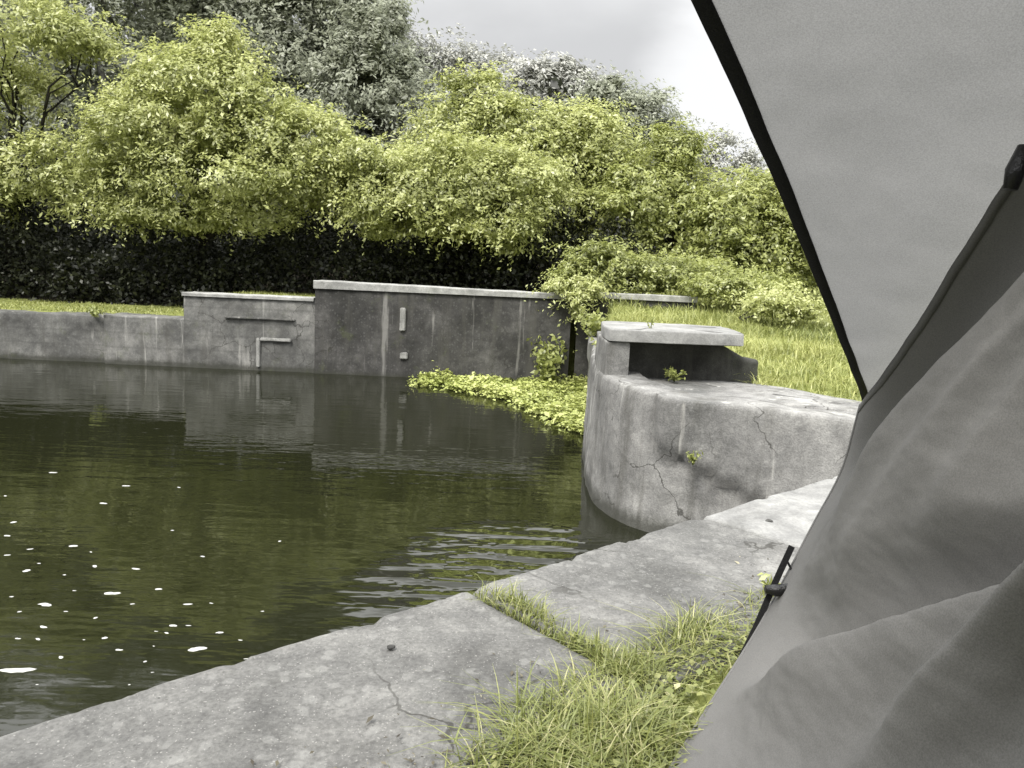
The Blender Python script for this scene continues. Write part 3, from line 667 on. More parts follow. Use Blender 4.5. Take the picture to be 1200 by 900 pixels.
for k, (lab, spec, Y_, bx_, hue) in enumerate((
    ('sprawling bramble clump on the bank just right of the low retaining wall', [(822, 340, 26, 10), (850, 337, 34, 13), (880, 340, 22, 10)], 12.0, 830, 'leaf_mid'),
    ('bramble clump spilling over the right end of the long wall', [(676, 345, 18, 9), (660, 336, 16, 8), (690, 338, 14, 8), (674, 362, 8, 12, -0.2)], 12.35, 685, 'leaf_lime'),
    ('rough weedy clump in the meadow close to the tent edge', [(905, 352, 26, 10), (930, 362, 24, 10), (890, 360, 18, 7)], 10.5, 915, 'leaf_lime'))):
    put('bramble_bush', lab, spec, Y_, bx_, 3200, 0.085, M[hue], M['bark'], 61 + k, 'bushes along the far bank', 1.2, shell=0.2, gap=0.02, trunk_r=0.02, stems=3, gsc=3.0)
# taller grey trees further back
put('tall_tree', 'tall dark grey tree rising out of the picture behind the left edge tree',
    [(130, 60, 90, 70), (60, 100, 80, 80), (150, -60, 120, 80), (20, -80, 130, 100), (90, 170, 90, 60), (-120, 60, 150, 150)],
    23, 110, 17000, 0.24, M['leaf_grey'], M['grey_bark'], 21, G2, 0.7, gap=0.02, shell=0.35, trunk_r=0.22, gsc=0.9)
put('tall_tree', 'tall grey-green tree rising out of the picture behind the rounded pale tree',
    [(280, 30, 90, 70), (360, 60, 80, 70), (330, -70, 110, 70), (240, -40, 80, 70), (400, 20, 50, 60), (300, 130, 90, 60)],
    24, 310, 17000, 0.24, M['leaf_grey'], M['grey_bark'], 22, G2, 0.7, gap=0.02, shell=0.35, trunk_r=0.24, gsc=0.9)
put('tall_tree', 'dark grey tree with a sloping crown left of the open sky',
    [(420, 110, 60, 50), (470, 120, 45, 45), (410, 160, 70, 45), (430, 60, 40, 45), (500, 150, 40, 40), (380, 180, 60, 40)],
    22, 430, 14000, 0.2, M['leaf_grey'], M['grey_bark'], 23, G2, 0.8, gap=0.0, shell=0.35, trunk_r=0.2, gsc=0.9)
put('tall_tree', 'pale grey distant tree just right of the dark sloping crown',
    [(510, 78, 52, 28), (560, 88, 48, 28), (470, 80, 40, 45), (590, 105, 40, 30), (570, 140, 60, 50)],
    34, 520, 9000, 0.28, M['leaf_pale_grey'], M['grey_bark'], 24, G2, 0.8, shell=0.35, trunk_r=0.25, gsc=0.7)
put('tall_tree', 'small pale grey distant treetop above the tallest light green tree',
    [(650, 95, 34, 20), (620, 105, 34, 24), (685, 112, 36, 24), (650, 160, 60, 40)],
    32, 650, 7000, 0.27, M['leaf_pale_grey'], M['grey_bark'], 25, G2, 0.8, shell=0.35, trunk_r=0.22, gsc=0.7)
put('tall_tree', 'grey distant tree sloping down to the right below the white cloud',
    [(718, 122, 40, 24), (750, 145, 42, 34), (775, 185, 28, 34), (740, 200, 50, 40), (700, 150, 30, 30)],
    26, 740, 10000, 0.22, M['leaf_grey'], M['grey_bark'], 26, G2, 0.8, shell=0.35, trunk_r=0.2, gsc=0.8)
put('tall_tree', 'small grey tree standing alone against the sky beside the tent edge',
    [(838, 178, 22, 22), (850, 205, 38, 24), (825, 200, 22, 22), (860, 235, 40, 30)],
    27, 845, 7000, 0.17, M['leaf_pale_grey'], M['grey_bark'], 27, G2, 0.8, shell=0.35, trunk_r=0.16, gsc=0.9, gap=0.03)
put('tall_tree', 'grey-green tree behind the tent panel',
    [(960, 190, 60, 50), (1060, 170, 80, 60), (1000, 240, 80, 60)],
    28, 990, 8000, 0.24, M['leaf_grey'], M['grey_bark'], 28, G2, 0.8, shell=0.35, trunk_r=0.2, gsc=0.9)

put('tall_tree', 'broad dark grey tree behind the tall trees at the left edge',
    [(-40, 120, 130, 110), (90, 60, 110, 110), (190, 110, 100, 90), (60, -90, 140, 90), (200, -40, 100, 90)],
    31, 80, 15000, 0.3, M['leaf_grey'], M['grey_bark'], 29, G2, 0.7, shell=0.3, trunk_r=0.25, gsc=0.7)
put('tall_tree', 'broad grey tree filling the gaps behind the grey-green tree at left',
    [(290, 60, 110, 100), (390, 110, 80, 90), (330, -60, 110, 80), (440, 60, 30, 60), (470, 150, 70, 60)],
    32, 350, 14000, 0.3, M['leaf_grey'], M['grey_bark'], 30, G2, 0.7, shell=0.3, trunk_r=0.25, gsc=0.7)
# the dark thicket under the crowns: a mass nobody could count
rng = np.random.default_rng(31)
def thicket(xa, xb, ya, yb, ztop, n):
    x = rng.uniform(xa, xb, n); y = rng.uniform(ya, yb, n); z0 = land(x, y)
    u = rng.uniform(0, 1, n) ** 0.8; hh = ztop * (1 - 0.72 * smnp((x - 1.5) / 3.0)) * (0.75 + 0.3 * np.sin(x * 1.7) * np.sin(x * 0.6 + 1)); q = np.stack([x, x * 0 + 4.2, y * 0.3], -1); hh = hh * (0.85 + 0.55 * pnoise(q, 1.1, 6) + 0.3 * pnoise(q, 3.1, 2)); y = y + 0.5 * (1 - u) * 0 + 0.45 * pnoise(np.stack([x, u * 2, x * 0], -1), 1.4, 9)
    return np.stack([x, y, z0 + u * hh], -1)
P = np.concatenate([thicket(-16, 4.2, 15.0, 17.5, 2.0, 95000), thicket(-22, 9, 18, 24, 4.2, 50000), thicket(-30, 16, 25, 34, 3.5, 14000)])
far_ = (P[:, 1] > 17.8)
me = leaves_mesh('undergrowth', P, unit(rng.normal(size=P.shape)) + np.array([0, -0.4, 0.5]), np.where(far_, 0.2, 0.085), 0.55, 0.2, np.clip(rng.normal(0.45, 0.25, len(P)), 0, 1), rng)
tag(link_mesh('undergrowth', me, M['leaf_shade']), 'dark shaded thicket under the trees on the far bank', 'undergrowth', kind='stuff')

# ------------------------------------------------------------------ grass
def blades_mesh(name, base, h, width, lean, seed, seg=4, tint=None):
    rng = np.random.default_rng(seed); n = len(base)
    h = h * rng.uniform(0.55, 1.25, n); th = rng.uniform(0, 2 * np.pi, n)
    D = np.stack([np.cos(th), np.sin(th), np.zeros(n)], -1); ln = np.abs(rng.normal(lean, lean * 0.5, n))
    side = np.stack([-D[:, 1], D[:, 0], np.zeros(n)], -1); wd = width * rng.uniform(0.6, 1.3, n)
    V = np.zeros((n, seg + 1, 2, 3))
    for k in range(seg + 1):
        u = k / seg; bend = ln * u ** 1.8
        c = base + D * (h * bend)[:, None]; c[:, 2] += h * (u - 0.45 * np.minimum(ln, 1.3) * u ** 2.4)
        w_ = wd * (1 - u ** 1.5 * 0.93) * 0.5
        V[:, k, 0] = c - side * w_[:, None]; V[:, k, 1] = c + side * w_[:, None]
    I = np.arange(n * (seg + 1) * 2).reshape(n, seg + 1, 2)
    Q = np.stack([I[:, :-1, 0], I[:, :-1, 1], I[:, 1:, 1], I[:, 1:, 0]], -1).reshape(-1, 4)
    if tint is None: tint = np.clip(rng.normal(0.52, 0.2, n), 0, 1)
    return mesh_np(name, V.reshape(-1, 3), Q, np.repeat(tint, (seg + 1) * 2))
# foreground tufts between the slabs and the tent
rng = np.random.default_rng(41)
def tuft_pts(px, py, n, r, z=-0.02):
    c = atz(px, py, 0.0); return np.stack([c[0] + rng.normal(0, r, n), c[1] + rng.normal(0, r, n), np.full(n, z)], -1)
def clear_of_slab(P, dmin=0.70):
    d = (P[:, :2] - Q0) @ QN; s = (P[:, :2] - Q0) @ QD
    r = s - np.round(s / SL) * SL
    return P[(d > dmin) | (np.abs(r) < 0.012 + 0.006 * rng.normal(size=len(P)))]
tl = [(640, 880, 260, 0.07), (700, 840, 320, 0.07), (760, 800, 330, 0.07), (820, 770, 300, 0.07), (860, 745, 200, 0.06), (600, 905, 180, 0.06), (690, 780, 260, 0.05),
      (740, 860, 200, 0.07), (720, 900, 260, 0.08), (790, 850, 120, 0.06), (680, 920, 240, 0.08), (660, 800, 130, 0.03), (880, 700, 60, 0.04), (740, 770, 300, 0.05), (800, 740, 300, 0.06), (690, 755, 160, 0.04), (850, 720, 200, 0.05), (640, 840, 160, 0.05), (760, 740, 160, 0.05)]
P = clear_of_slab(np.concatenate([tuft_pts(a, b, c, d) for a, b, c, d in tl]), 0.60)
me = blades_mesh('grass', P, 0.098 * (0.5 + 0.85 * np.clip(0.5 + pnoise(P, 5.0, 4), 0, 1)), 0.0046, 1.05, 42, 4, np.where(rng.uniform(0, 1, len(P)) < 0.1, 0.95, np.clip(0.5 + 0.3 * pnoise(P, 7.0, 1) + rng.normal(0, 0.17, len(P)), 0, 1)))
tag(link_mesh('grass', me, M['grass']), 'long green and straw grass growing between the slabs and the tent', 'grass', kind='stuff')
# grass in the joint between the slabs
s_ = rng.uniform(0, 1, 1300) ** 0.8
jp = np.stack([*(quay(0, 0)[:, None] + QN[:, None] * (0.06 + 0.66 * s_)), np.full(1300, -0.03)], -1)
jp[:, :2] += QD * (rng.normal(0, 0.014, 1300) + 0.05 * np.exp(-((s_ - 0.25) / 0.16) ** 2) * rng.uniform(-0.2, 1, 1300))[:, None]
keep = rng.uniform(0, 1, 1300) < (0.35 + 0.65 * np.exp(-((s_ - 0.22) / 0.18) ** 2) + 0.5 * (s_ > 0.7))
jp[:, 2] = np.where(np.abs((jp[:, :2] - Q0) @ QD) > 0.012, 0.0, -0.03)
me = blades_mesh('joint_grass', jp[keep], 0.07, 0.0035, 0.8, 43)
tag(link_mesh('joint_grass', me, M['grass']), 'short green grass growing in the joint between two grey slabs', 'grass', kind='stuff')
# small clover-like leaves low in the turf by the slabs
lp = clear_of_slab(np.concatenate([tuft_pts(a, b, int(c * 0.9), d * 1.2, 0.0) for a, b, c, d in tl]), 0.70); lp[:, 2] += rng.uniform(-0.01, 0.03, len(lp))
me = leaves_mesh('clover', lp, unit(rng.normal(size=lp.shape)) * 0.6 + np.array([0, 0, 1]), 0.016, 0.8, 0, np.clip(rng.normal(0.5, 0.2, len(lp)), 0, 1), rng)
tag(link_mesh('clover', me, M['grass']), 'low broad-leaved ground cover under the long grass by the slabs', 'ground cover', kind='stuff')

# crumbs of soil and dead stalks lying on the slabs next to the turf
n = 900; ss = rng.uniform(-0.9, 1.5, n); dd_ = 0.74 - np.abs(rng.normal(0, 0.13, n)); q = quay(0, 0)[None] + QD[None] * ss[:, None] + QN[None] * dd_[:, None]
P = np.stack([q[:, 0], q[:, 1], np.full(n, 0.007)], -1); P = P[(dd_ > 0.05)]
me = leaves_mesh('litter', P, rng.normal(size=P.shape) * 0.25 + np.array([0, 0, 1]), 0.011 * np.exp(rng.normal(0, 0.45, len(P))).clip(0.5, 2.2), 0.4, 0, np.clip(rng.normal(0.5, 0.3, len(P)), 0, 1), rng)
tag(link_mesh('litter', me, M['litter']), 'crumbs of soil and dead stalks scattered on the slabs beside the grass', 'litter', kind='stuff')
# meadow on the right bank
n = 60000
x = rng.uniform(0.9, 9, n); y = 4.6 + rng.uniform(0, 1, n) ** 1.15 * 10.0; ok = ~inside(basin, x, y)
ok &= ~((x < 1.95) & (y < 7.0)) & (x > 1.1 + 0.075 * (y - 7)) & (y > np.where(x < 2.0, 6.1, np.maximum(5.0, 6.1 - 1.25 * (x - 2.0))))
x, y = x[ok], y[ok]; z = land(x, y); P = np.stack([x, y, z - 0.01], -1)
hv = 0.07 + 0.17 * np.clip(0.5 + 1.1 * pnoise(P, 1.3, 8), 0, 1) + 0.1 * np.clip(pnoise(P, 4.0, 2), 0, 1)
tv = np.clip(0.5 + 0.4 * pnoise(P, 0.8, 3) + 0.3 * pnoise(P, 3.0, 5) + rng.normal(0, 0.14, len(P)), 0, 1); tv = np.where(rng.uniform(0, 1, len(P)) < 0.06, 1.0, tv)
me = blades_mesh('meadow_grass', P, hv, 0.011, 0.9, 44, 3, tv)
tag(link_mesh('meadow_grass', me, M['lawn']), 'rough bright meadow grass on the bank right of the pier', 'grass', kind='stuff')
# grass strip behind the stepped wall
n = 22000
x = rng.uniform(-15, 1.2, n); y = rng.uniform(12.75, 15.6, n); P = np.stack([x, y, land(x, y) - 0.01], -1)
P = P[(y < 14.7 + 0.5 * np.sin(x * 2.1)) | (rng.uniform(0, 1, n) < 0.25)]
me = blades_mesh('bank_grass', P, 0.07, 0.014, 0.7, 45, 3)
tag(link_mesh('bank_grass', me, M['lawn']), 'strip of bright grass behind the low stepped wall at left', 'grass', kind='stuff')

# floating mat of pondweed between the long wall and the pier
mat_poly = [(-1.5, 12.18), (-1.35, 11.35), (-0.75, 11.0), (-0.2, 10.6), (0.05, 10.1), (0.3, 9.5), (0.62, 8.75), (0.78, 8.3), (0.95, 9.0), (1.2, 11.0), (1.3, 12.25)]
mp_ = [tuple(v) for v in resample(mat_poly + [mat_poly[0]], 0.12)[:-1]]
mp_ = [(x + 0.10 * fbm((x, y, 1), 2.2, 3), y + 0.10 * fbm((x, y, 5), 2.2, 3)) for x, y in mp_]
n = 110000; x = rng.uniform(-1.9, 1.4, n); y = rng.uniform(8.0, 12.4, n); ok = inside(mp_, x, y)
ok |= (rng.uniform(0, 1, n) < 0.05) & inside([(a - 0.18, b - 0.12) for a, b in mp_], x, y)
x, y = x[ok], y[ok]; dens = np.array([fbm((a, b, 2.0), 1.6, 3) for a, b in zip(x, y)])
keep = dens > -0.45 + rng.normal(0, 0.1, len(x)); x, y, dens = x[keep], y[keep], dens[keep]
z = WZ + 0.005 + np.abs(rng.normal(0, 0.03, len(x))) * (1 + 1.5 * np.clip(dens + 0.2, 0, 1))
P = np.stack([x, y, z], -1)
me = leaves_mesh('pondweed', P, rng.normal(size=P.shape) * 0.35 + np.array([0, 0, 1]), 0.042 * np.exp(np.clip(rng.normal(0, 0.4, len(P)), -0.8, 0.6)), 0.75, 0, np.clip(0.5 + 0.6 * dens + rng.normal(0, 0.2, len(P)), 0, 1), rng)
tag(link_mesh('pondweed', me, M['pondweed']), 'pale green floating pondweed mat between the long wall and the pier', 'pondweed', kind='stuff')

# ------------------------------------------------------------------ small single plants
def weed(name, label, base, h, n, leaf, mat, seed, spread=0.6, stems=5):
    rng = np.random.default_rng(seed); base = np.array(base, float)
    root = empty(name, tuple(base), label, 'weed', 'weeds growing on the concrete')
    bm = bmesh.new(); tips = []
    for k in range(stems):
        d = np.array([rng.normal() * spread, rng.normal() * spread, 1.0]); d /= np.linalg.norm(d)
        tip = base + d * h * rng.uniform(0.7, 1.1); tips.append(tip); limb(bm, base - [0, 0, 0.01], tip, 0.004, 0.0015, rng, 0.12, 5, 5)
    bm_obj('stem', bm, M['weed_stem'], root)
    tp = np.array(tips); i = rng.integers(0, len(tp), n); u = rng.uniform(0.25, 1.05, n)[:, None]
    p = base + (tp[i] - base) * u + rng.normal(size=(n, 3)) * h * 0.11
    link_mesh('foliage', leaves_mesh('foliage', p, rng.normal(size=p.shape) + np.array([0, -0.3, 0.8]), leaf, 0.5, 0.2, np.clip(rng.normal(0.5, 0.2, n), 0, 1), rng), mat, root)
weed('weed', 'bushy green weed growing in the dark recess of the pier', (*aty(790, 449, 6.0)[:2], 0.21), 0.12, 160, 0.035, M['leaf_mid'], 51)
weed('weed', 'small green weed hanging from the crack in the curved pier wall', aty(812, 543, 4.86), 0.09, 80, 0.026, M['leaf_mid'], 52)
weed('weed', 'thin sprig standing on the flat top slab of the pier', (*aty(763, 386, 6.15)[:2], zt), 0.1, 30, 0.022, M['leaf_mid'], 53, 0.25, 3)
weed('weed', 'tall green plants at the foot of the long wall beside the pier', (0.62, 12.0, WZ), 0.75, 420, 0.09, M['leaf_mid'], 54, 0.3, 9)
weed('weed', 'small leafy plant at the top of the low wall section at left', (xK - 0.1, FARY - 0.0, zL - 0.02), 0.22, 160, 0.06, M['leaf_mid'], 55, 0.7, 6)
weed('weed', 'leafy green weed beside the black strap at the foot of the tent flap', (*atz(905, 700, 0.0)[:2], -0.01), 0.07, 60, 0.025, M['leaf_lime'], 56, 0.6, 5)

weed('weed', 'leafy clump of weeds on the bank edge just behind the pier slab', (1.02, 8.6, 0.12), 0.24, 260, 0.06, M['leaf_lime'], 57, 0.8, 8)
weed('weed', 'loose leafy weeds between the low wall and the pond mat', (1.2, 11.2, 0.1), 0.42, 360, 0.075, M['leaf_mid'], 58, 0.7, 9)
# ------------------------------------------------------------------ foam on the water
def foam_mesh(seed, el=1.0):
    rng = random.Random(seed); bm = bmesh.new(); n = 14
    rad = [1 + 0.28 * math.sin(2 * k * 2 * math.pi / n + seed) + rng.uniform(-0.2, 0.2) for k in range(n)]
    rings = []
    for f, z in ((1.0, 0.0), (0.88, 0.2), (0.5, 0.34)):
        rings.append([bm.verts.new((math.cos(2 * math.pi * k / n) * rad[k] * f * el, math.sin(2 * math.pi * k / n) * rad[k] * f, z)) for k in range(n)])
    for a_, b_r in zip(rings, rings[1:]):
        for k in range(n): bm.faces.new((a_[k], a_[(k + 1) % n], b_r[(k + 1) % n], b_r[k]))
    bm.faces.new(rings[-1]); bm.faces.new(rings[0][::-1])
    me = bpy.data.meshes.new('foam_fleck'); bm.to_mesh(me); bm.free(); me.materials.append(M['foam'])
    me.polygons.foreach_set('use_smooth', [True] * len(me.polygons)); return me
FM = [foam_mesh(k) for k in range(6)]
GF = 'foam flecks on the water'
def fleck(px, py, wpx, label, me, rot=None, flat=0.42):
    c = atz(px, py, WZ + 0.002); s = wpx * c[1] / F * 0.4
    o = bpy.data.objects.new('foam_fleck', me); C.objects.link(o); o.location = (c[0], c[1], WZ - 0.001)
    o.scale = (s, s * flat, min(0.012, s * 0.5)); o.rotation_euler = (0, 0, rot if rot is not None else random.uniform(-0.5, 0.5))
    tag(o, label, 'foam', GF); return o
fleck(231, 760, 26, 'broad white patch of foam nearest the slab edge', FM[0], 0.1, 0.55)
fleck(20, 785, 46, 'longest white streak of foam at the left edge of the picture', FM[1], 0.05, 0.4)
fleck(131, 695, 20, 'round white patch of foam in the middle of the scattered flecks', FM[2], 0.2, 0.6)
fleck(53, 708, 22, 'oval white patch of foam left of the round one', FM[3], 0.0, 0.5)
pts = [(10, 629), (38, 643), (10, 650), (47, 658), (12, 700), (20, 715), (76, 716), (48, 733), (22, 747), (45, 748), (100, 748), (124, 747), (154, 709), (222, 708), (245, 708), (106, 645),
       (76, 675), (150, 800), (205, 732), (220, 731), (180, 740), (196, 740), (182, 755), (172, 774), (178, 788), (280, 750), (148, 571), (210, 572), (8, 582), (113, 722), (44, 800), (290, 770),
       (60, 553), (110, 664), (305, 714), (330, 632), (186, 690), (90, 690), (140, 760), (255, 742), (70, 770), (30, 670), (88, 640), (160, 668), (118, 590), (240, 650), (200, 620), (15, 610)]
for k, (x_, y_) in enumerate(pts):
    fleck(x_ + random.uniform(-3, 3), y_ + random.uniform(-2, 2), random.choice([6, 7, 8, 10, 12]), 'small white fleck of foam floating on the dark water', FM[k % 6], None, random.uniform(0.4, 0.7))

# ------------------------------------------------------------------ small stones on the slabs
def pebble(label, px, py, r, seed, mat):
    c = atz(px, py, 0.005); bm = bmesh.new(); bmesh.ops.create_icosphere(bm, subdivisions=3, radius=r)
    for v in bm.verts: v.co *= 1 + 0.35 * noise.noise(v.co * (1.1 / r) + Vector((seed, 0, 0))); v.co.z *= 0.6; v.co.x *= 1.25
    o = bm_obj('pebble', bm, mat); o.location = (c[0], c[1], 0.005 + r * 0.25); tag(o, label, 'pebble', 'pebbles on the slabs')
pebble('small black pebble on the large rough slab left of the grassy joint', 458, 759, 0.009, 1, M['rubble'])
pebble('small dark pebble on the smooth pale slab', 901, 611, 0.012, 2, M['rubble'])
pebble('small grey pebble on the slab between the joint and the pale slab', 806, 682, 0.011, 3, M['pier'])

# ------------------------------------------------------------------ tent
tent = empty('tent', (0.75, 1.6, 0.0), 'grey fabric tent with a black edged panel and a creased door flap', 'tent')
def bez_patch(CP, nu, nv):
    """bicubic surface through a 4 x 4 net of points"""
    CP = np.array(CP, float)
    def ber(t): return np.stack([(1 - t) ** 3, 3 * t * (1 - t) ** 2, 3 * t * t * (1 - t), t ** 3], -1)
    U = ber(np.linspace(0, 1, nu)); Vv = ber(np.linspace(0, 1, nv))
    return np.einsum('ui,vj,ijk->uvk', U, Vv, CP)
def normals(P):
    du = np.gradient(P, axis=0); dv = np.gradient(P, axis=1); n = np.cross(du, dv); return n / np.maximum(np.linalg.norm(n, axis=2), 1e-9)[:, :, None]
def lerp(a, b, t): return np.array(a) * (1 - t) + np.array(b) * t
# upper panel: black-edged left side runs from A (top, beyond the picture) to B
A0 = aty(715, -200, 1.05); B0 = aty(1017, 470, 1.95)
A1 = aty(1560, -420, 0.75); B1 = aty(1075, 520, 1.97)
net = []
for i in range(4):
    u = i / 3; a_ = lerp(A0, A1, u); b_ = lerp(B0, B1, u)
    net.append([lerp(a_, b_, j / 3) + np.array([0, 0.06 * math.sin(math.pi * j / 3) * math.sin(math.pi * u), 0.03 * math.sin(math.pi * j / 3)]) for j in range(4)])
FP = bez_patch(net, 60, 90); FN = normals(FP)
for i in range(60):
    for j in range(90):
        u, v = i / 59, j / 89
        FP[i, j] += FN[i, j] * (0.012 * math.sin(v * 5 + u * 4) + 0.006 * fbm(FP[i, j], 5, 3))
link_mesh('roof_panel', grid_mesh('roof_panel', FP), M['fly'], tent, True)
# black band along the free edge
e = FP[0]; d_in = (FP[3] - FP[0]); d_in /= np.linalg.norm(d_in, axis=1)[:, None]
wid = np.linspace(0.024, 0.026, 90)[:, None]
n0 = FN[0]
ring = [e - d_in * 0.004 - n0 * 0.004, e + d_in * wid - n0 * 0.003, e + d_in * wid + n0 * 0.003, e - d_in * 0.004 + n0 * 0.004]
BP = np.stack(ring, 0); me = grid_mesh('edge_band', BP, close_u=True); link_mesh('edge_band', me, M['black_web'], tent, False)

# lower flap: top edge from the corner up to the right, foot pegged near the slabs
TL = aty(1008, 474, 1.90); TR = aty(1330, -45, 0.95); BL = aty(705, 1035, 1.12); BR = aty(1500, 1250, 0.5)
ML1 = aty(935, 650, 1.93); ML2 = aty(848, 800, 1.72)
MR1 = aty(1420, 300, 0.85); MR2 = aty(1480, 800, 0.62)
# net[i][j]: i across (left edge -> right), j from the top edge down
Lc = [TL, None, None, BL]
def through(p0, p1, p2, p3):           # control points so that the curve passes p1, p2 at 1/3, 2/3
    p0, p1, p2, p3 = map(np.array, (p0, p1, p2, p3))
    c1 = (-5 * p0 + 18 * p1 - 9 * p2 + 2 * p3) / 6; c2 = (2 * p0 - 9 * p1 + 18 * p2 - 5 * p3) / 6
    return [p0, c1, c2, p3]
Lc = through(TL, ML1, ML2, BL); Rc = through(TR, MR1, MR2, BR)
net = [[lerp(Lc[j], Rc[j], i / 3) for j in range(4)] for i in range(4)]
NU, NV = 230, 230
DP = bez_patch(net, NU, NV); DN = normals(DP)
if DN[NU // 2, NV // 2] @ (np.array([0, 0, 1.0]) - DP[NU // 2, NV // 2]) < 0: DN = -DN      # towards the doorway
def to_px(p):
    d = np.array(p) - [0, 0, CAMZ]; f = d[1] * _cp - d[2] * _sp; u = d[1] * _sp + d[2] * _cp; x = d[0] / f; u = u / f
    return 600 + F * (x * _c + u * _s), 450 - F * (-x * _s + u * _c)
def saw(d):
    """profile of a shelf-like crease: sinks in from above, jumps out, falls away below"""
    if d < 0: return -0.9 * smooth01((d + 95) / 95)
    if d < 34: return -0.9 + 1.6 * smooth01(d / 34)
    return 0.7 * (1 - smooth01((d - 34) / 120))
def ridge(a_, w0, w1): return lambda d: math.exp(-(d / (w0 if d < 0 else w1)) ** 2)
FOLDS = [ # creases in the cloth: two points on the crease line, height, profile
    ((850, 795), (1240, 668), 0.10, saw), ((1020, 920), (1230, 770), 0.06, ridge(0, 22, 40)), ((930, 960), (1180, 800), 0.018, ridge(0, 24, 40)),
    ((880, 880), (1040, 700), 0.010, ridge(0, 16, 30)),
    ((985, 610), (1180, 330), 0.040, ridge(0, 30, 60)), ((930, 700), (1120, 480), 0.040, ridge(0, 24, 50)), ((1060, 660), (1220, 420), 0.040, ridge(0, 26, 54)),
    ((960, 690), (1180, 400), 0.022, ridge(0, 14, 34)), ((1000, 560), (1130, 380), 0.022, ridge(0, 14, 36)), ((1110, 640), (1260, 440), 0.022, ridge(0, 14, 36)),
    ((890, 790), (1010, 660), 0.018, ridge(0, 12, 32)), ((1100, 900), (1250, 800), 0.016, ridge(0, 16, 34))]
for i in range(NU):
    for j in range(NV):
        p = DP[i, j]; x_, y_ = to_px(p); h = 0.0; v = j / (NV - 1)
        for (x0, y0), (x1, y1), a_, pr in FOLDS:
            L_ = math.hypot(x1 - x0, y1 - y0); tx, ty = (x1 - x0) / L_, (y1 - y0) / L_
            s = (x_ - x0) * tx + (y_ - y0) * ty; dd = -(x_ - x0) * ty + (y_ - y0) * tx
            h += a_ * pr(dd) * smooth01((s + 30) / 170)
        h += 0.004 * fbm(p, 3.0, 3) + 0.0025 * fbm((p[0] * 2.2 + p[2], p[1] + p[2] * 0.4, p[2] * 0.3), 9.0, 4)
        h -= 0.105 * math.exp(-((v - 0.13) / 0.09) ** 2)      # hollow under the top edge
        DP[i, j] = p + DN[i, j] * h * min(1.0, np.linalg.norm(p - np.array([0, 0, CAMZ])) / 1.3) * (0.12 + 0.88 * smooth01(i / 46))
link_mesh('door_flap', grid_mesh('door_flap', DP), M['flap'], tent, True)
# hem cord up the left edge, webbing strap and toggle
bm = bmesh.new(); tube(bm, [tuple(p) for p in DP[0, ::4]], [0.004] * len(DP[0, ::4]), 6); bm_obj('hem', bm, M['flap'], tent)
def ribbon(name, pts, width, thick, mat, face=(0, -1, 0.3)):
    pts = [Vector(tuple(p)) for p in pts]; bm = bmesh.new(); rows = []
    for i, p in enumerate(pts):
        d = (pts[min(i + 1, len(pts) - 1)] - pts[max(i - 1, 0)]).normalized(); sd = d.cross(Vector(face)).normalized(); nn = sd.cross(d)
        rows.append([bm.verts.new(p + sd * a * width / 2 + nn * b * thick / 2) for a, b in ((-1, -1), (1, -1), (1, 1), (-1, 1))])
    for a_, b_r in zip(rows, rows[1:]):
        for k in range(4): bm.faces.new((a_[k], a_[(k + 1) % 4], b_r[(k + 1) % 4], b_r[k]))
    bm.faces.new(rows[0]); bm.faces.new(rows[-1][::-1])
    return bm_obj(name, bm, mat, tent, False)
sp0 = [aty(928, 640, 1.90), aty(915, 668, 1.89), aty(902, 697, 1.88), aty(886, 735, 1.87), aty(870, 768, 1.86)]
ribbon('strap', sp0, 0.016, 0.003, M['black_web'])
ribbon('strap', [aty(921, 655, 1.92), aty(930, 672, 1.90), aty(922, 690, 1.885)], 0.006, 0.002, M['black_web'])
bm = bmesh.new()
tg = [aty(897, 690, 1.86), aty(910, 692, 1.86), aty(922, 690, 1.86), aty(933, 685, 1.86)]
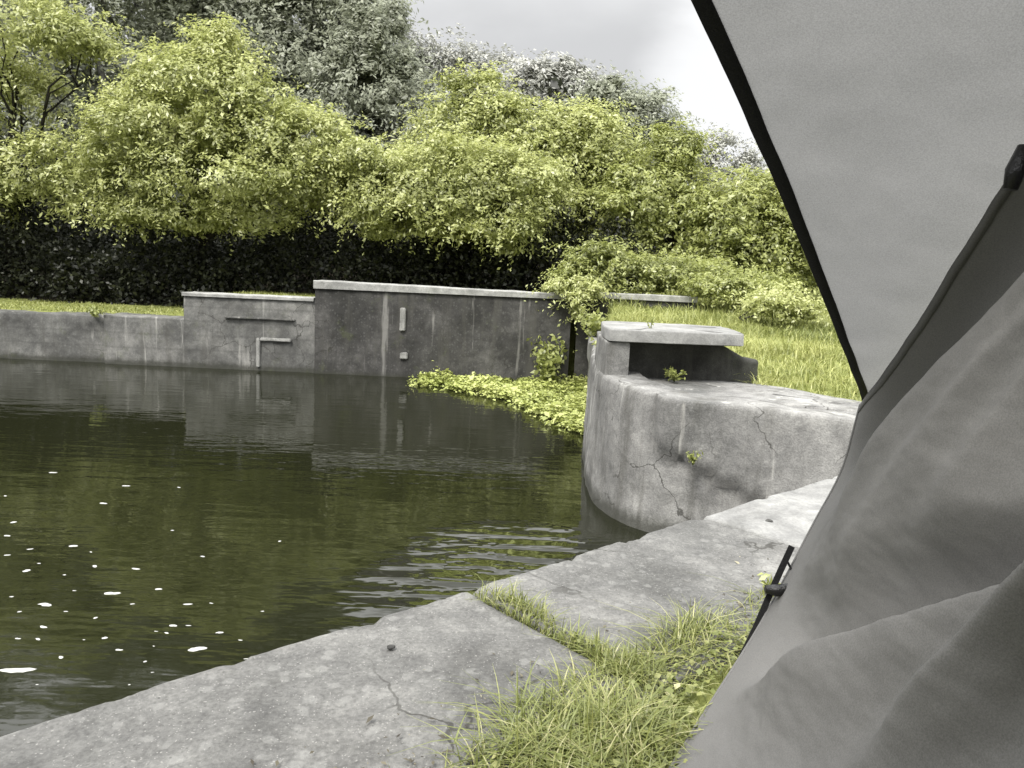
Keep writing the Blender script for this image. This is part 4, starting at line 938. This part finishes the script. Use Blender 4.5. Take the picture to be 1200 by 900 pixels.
tube(bm, [tuple(p) for p in tg], [0.010, 0.016, 0.014, 0.007], 10); bm_obj('toggle', bm, M['black_plastic'], tent)
bm = bmesh.new(); tg = [aty(1184, 222, 1.18), aty(1190, 200, 1.18), aty(1202, 172, 1.18)]
tube(bm, [tuple(p) for p in tg], [0.010, 0.014, 0.011], 10); bm_obj('clip', bm, M['black_plastic'], tent)

# the rest of the tent arches over and behind the place the photo was taken from
n_u, n_v = 60, 40
SH = np.zeros((n_u, n_v, 3))
for i in range(n_u):
    for j in range(n_v):
        a_ = math.pi * i / (n_u - 1); b_ = (j / (n_v - 1)) ** 1.0 * math.pi / 2
        r_ = math.cos(b_) ** 0.6
        x_ = 0.15 + 1.45 * math.cos(a_) * r_; z_ = 1.75 * math.sin(a_) ** 0.8 * r_; y_ = 0.22 - 2.3 * math.sin(b_)
        SH[i, j] = (x_, y_, max(0.0, z_) + 0.012 * fbm((x_, y_, z_), 2.0, 3))
link_mesh('inner_shell', grid_mesh('inner_shell', SH), M['flap'], tent, True)

# seams: a hem along the top edge of the flap, one down its middle, one across the roof panel
def on_surface(P, N_, idx, lift=0.0025): return [P[a, b] + N_[a, b] * lift for a, b in idx]
DN2 = normals(DP)
if DN2[NU // 2, NV // 2] @ (np.array([0, 0, 1.0]) - DP[NU // 2, NV // 2]) < 0: DN2 = -DN2
def strip(name, P, N_, ia, ib, along, mat, lift=0.002):
    """flat tape on a cloth surface between two rows of its grid"""
    A = np.stack([P[ia(k)] + N_[ia(k)] * lift for k in along]); B = np.stack([P[ib(k)] + N_[ib(k)] * lift for k in along])
    A2 = np.stack([P[ia(k)] - N_[ia(k)] * 0.001 for k in along]); B2 = np.stack([P[ib(k)] - N_[ib(k)] * 0.001 for k in along])
    return link_mesh(name, grid_mesh(name, np.stack([A, B, B2, A2], 0), close_u=True), mat, tent, False)
strip('top_hem', DP, DN2, lambda k: (k, 0), lambda k: (k, 4), range(NU), M['flap'])
FN2 = normals(FP)
if FN2[30, 45] @ (np.array([0, 0, 1.0]) - FP[30, 45]) < 0: FN2 = -FN2
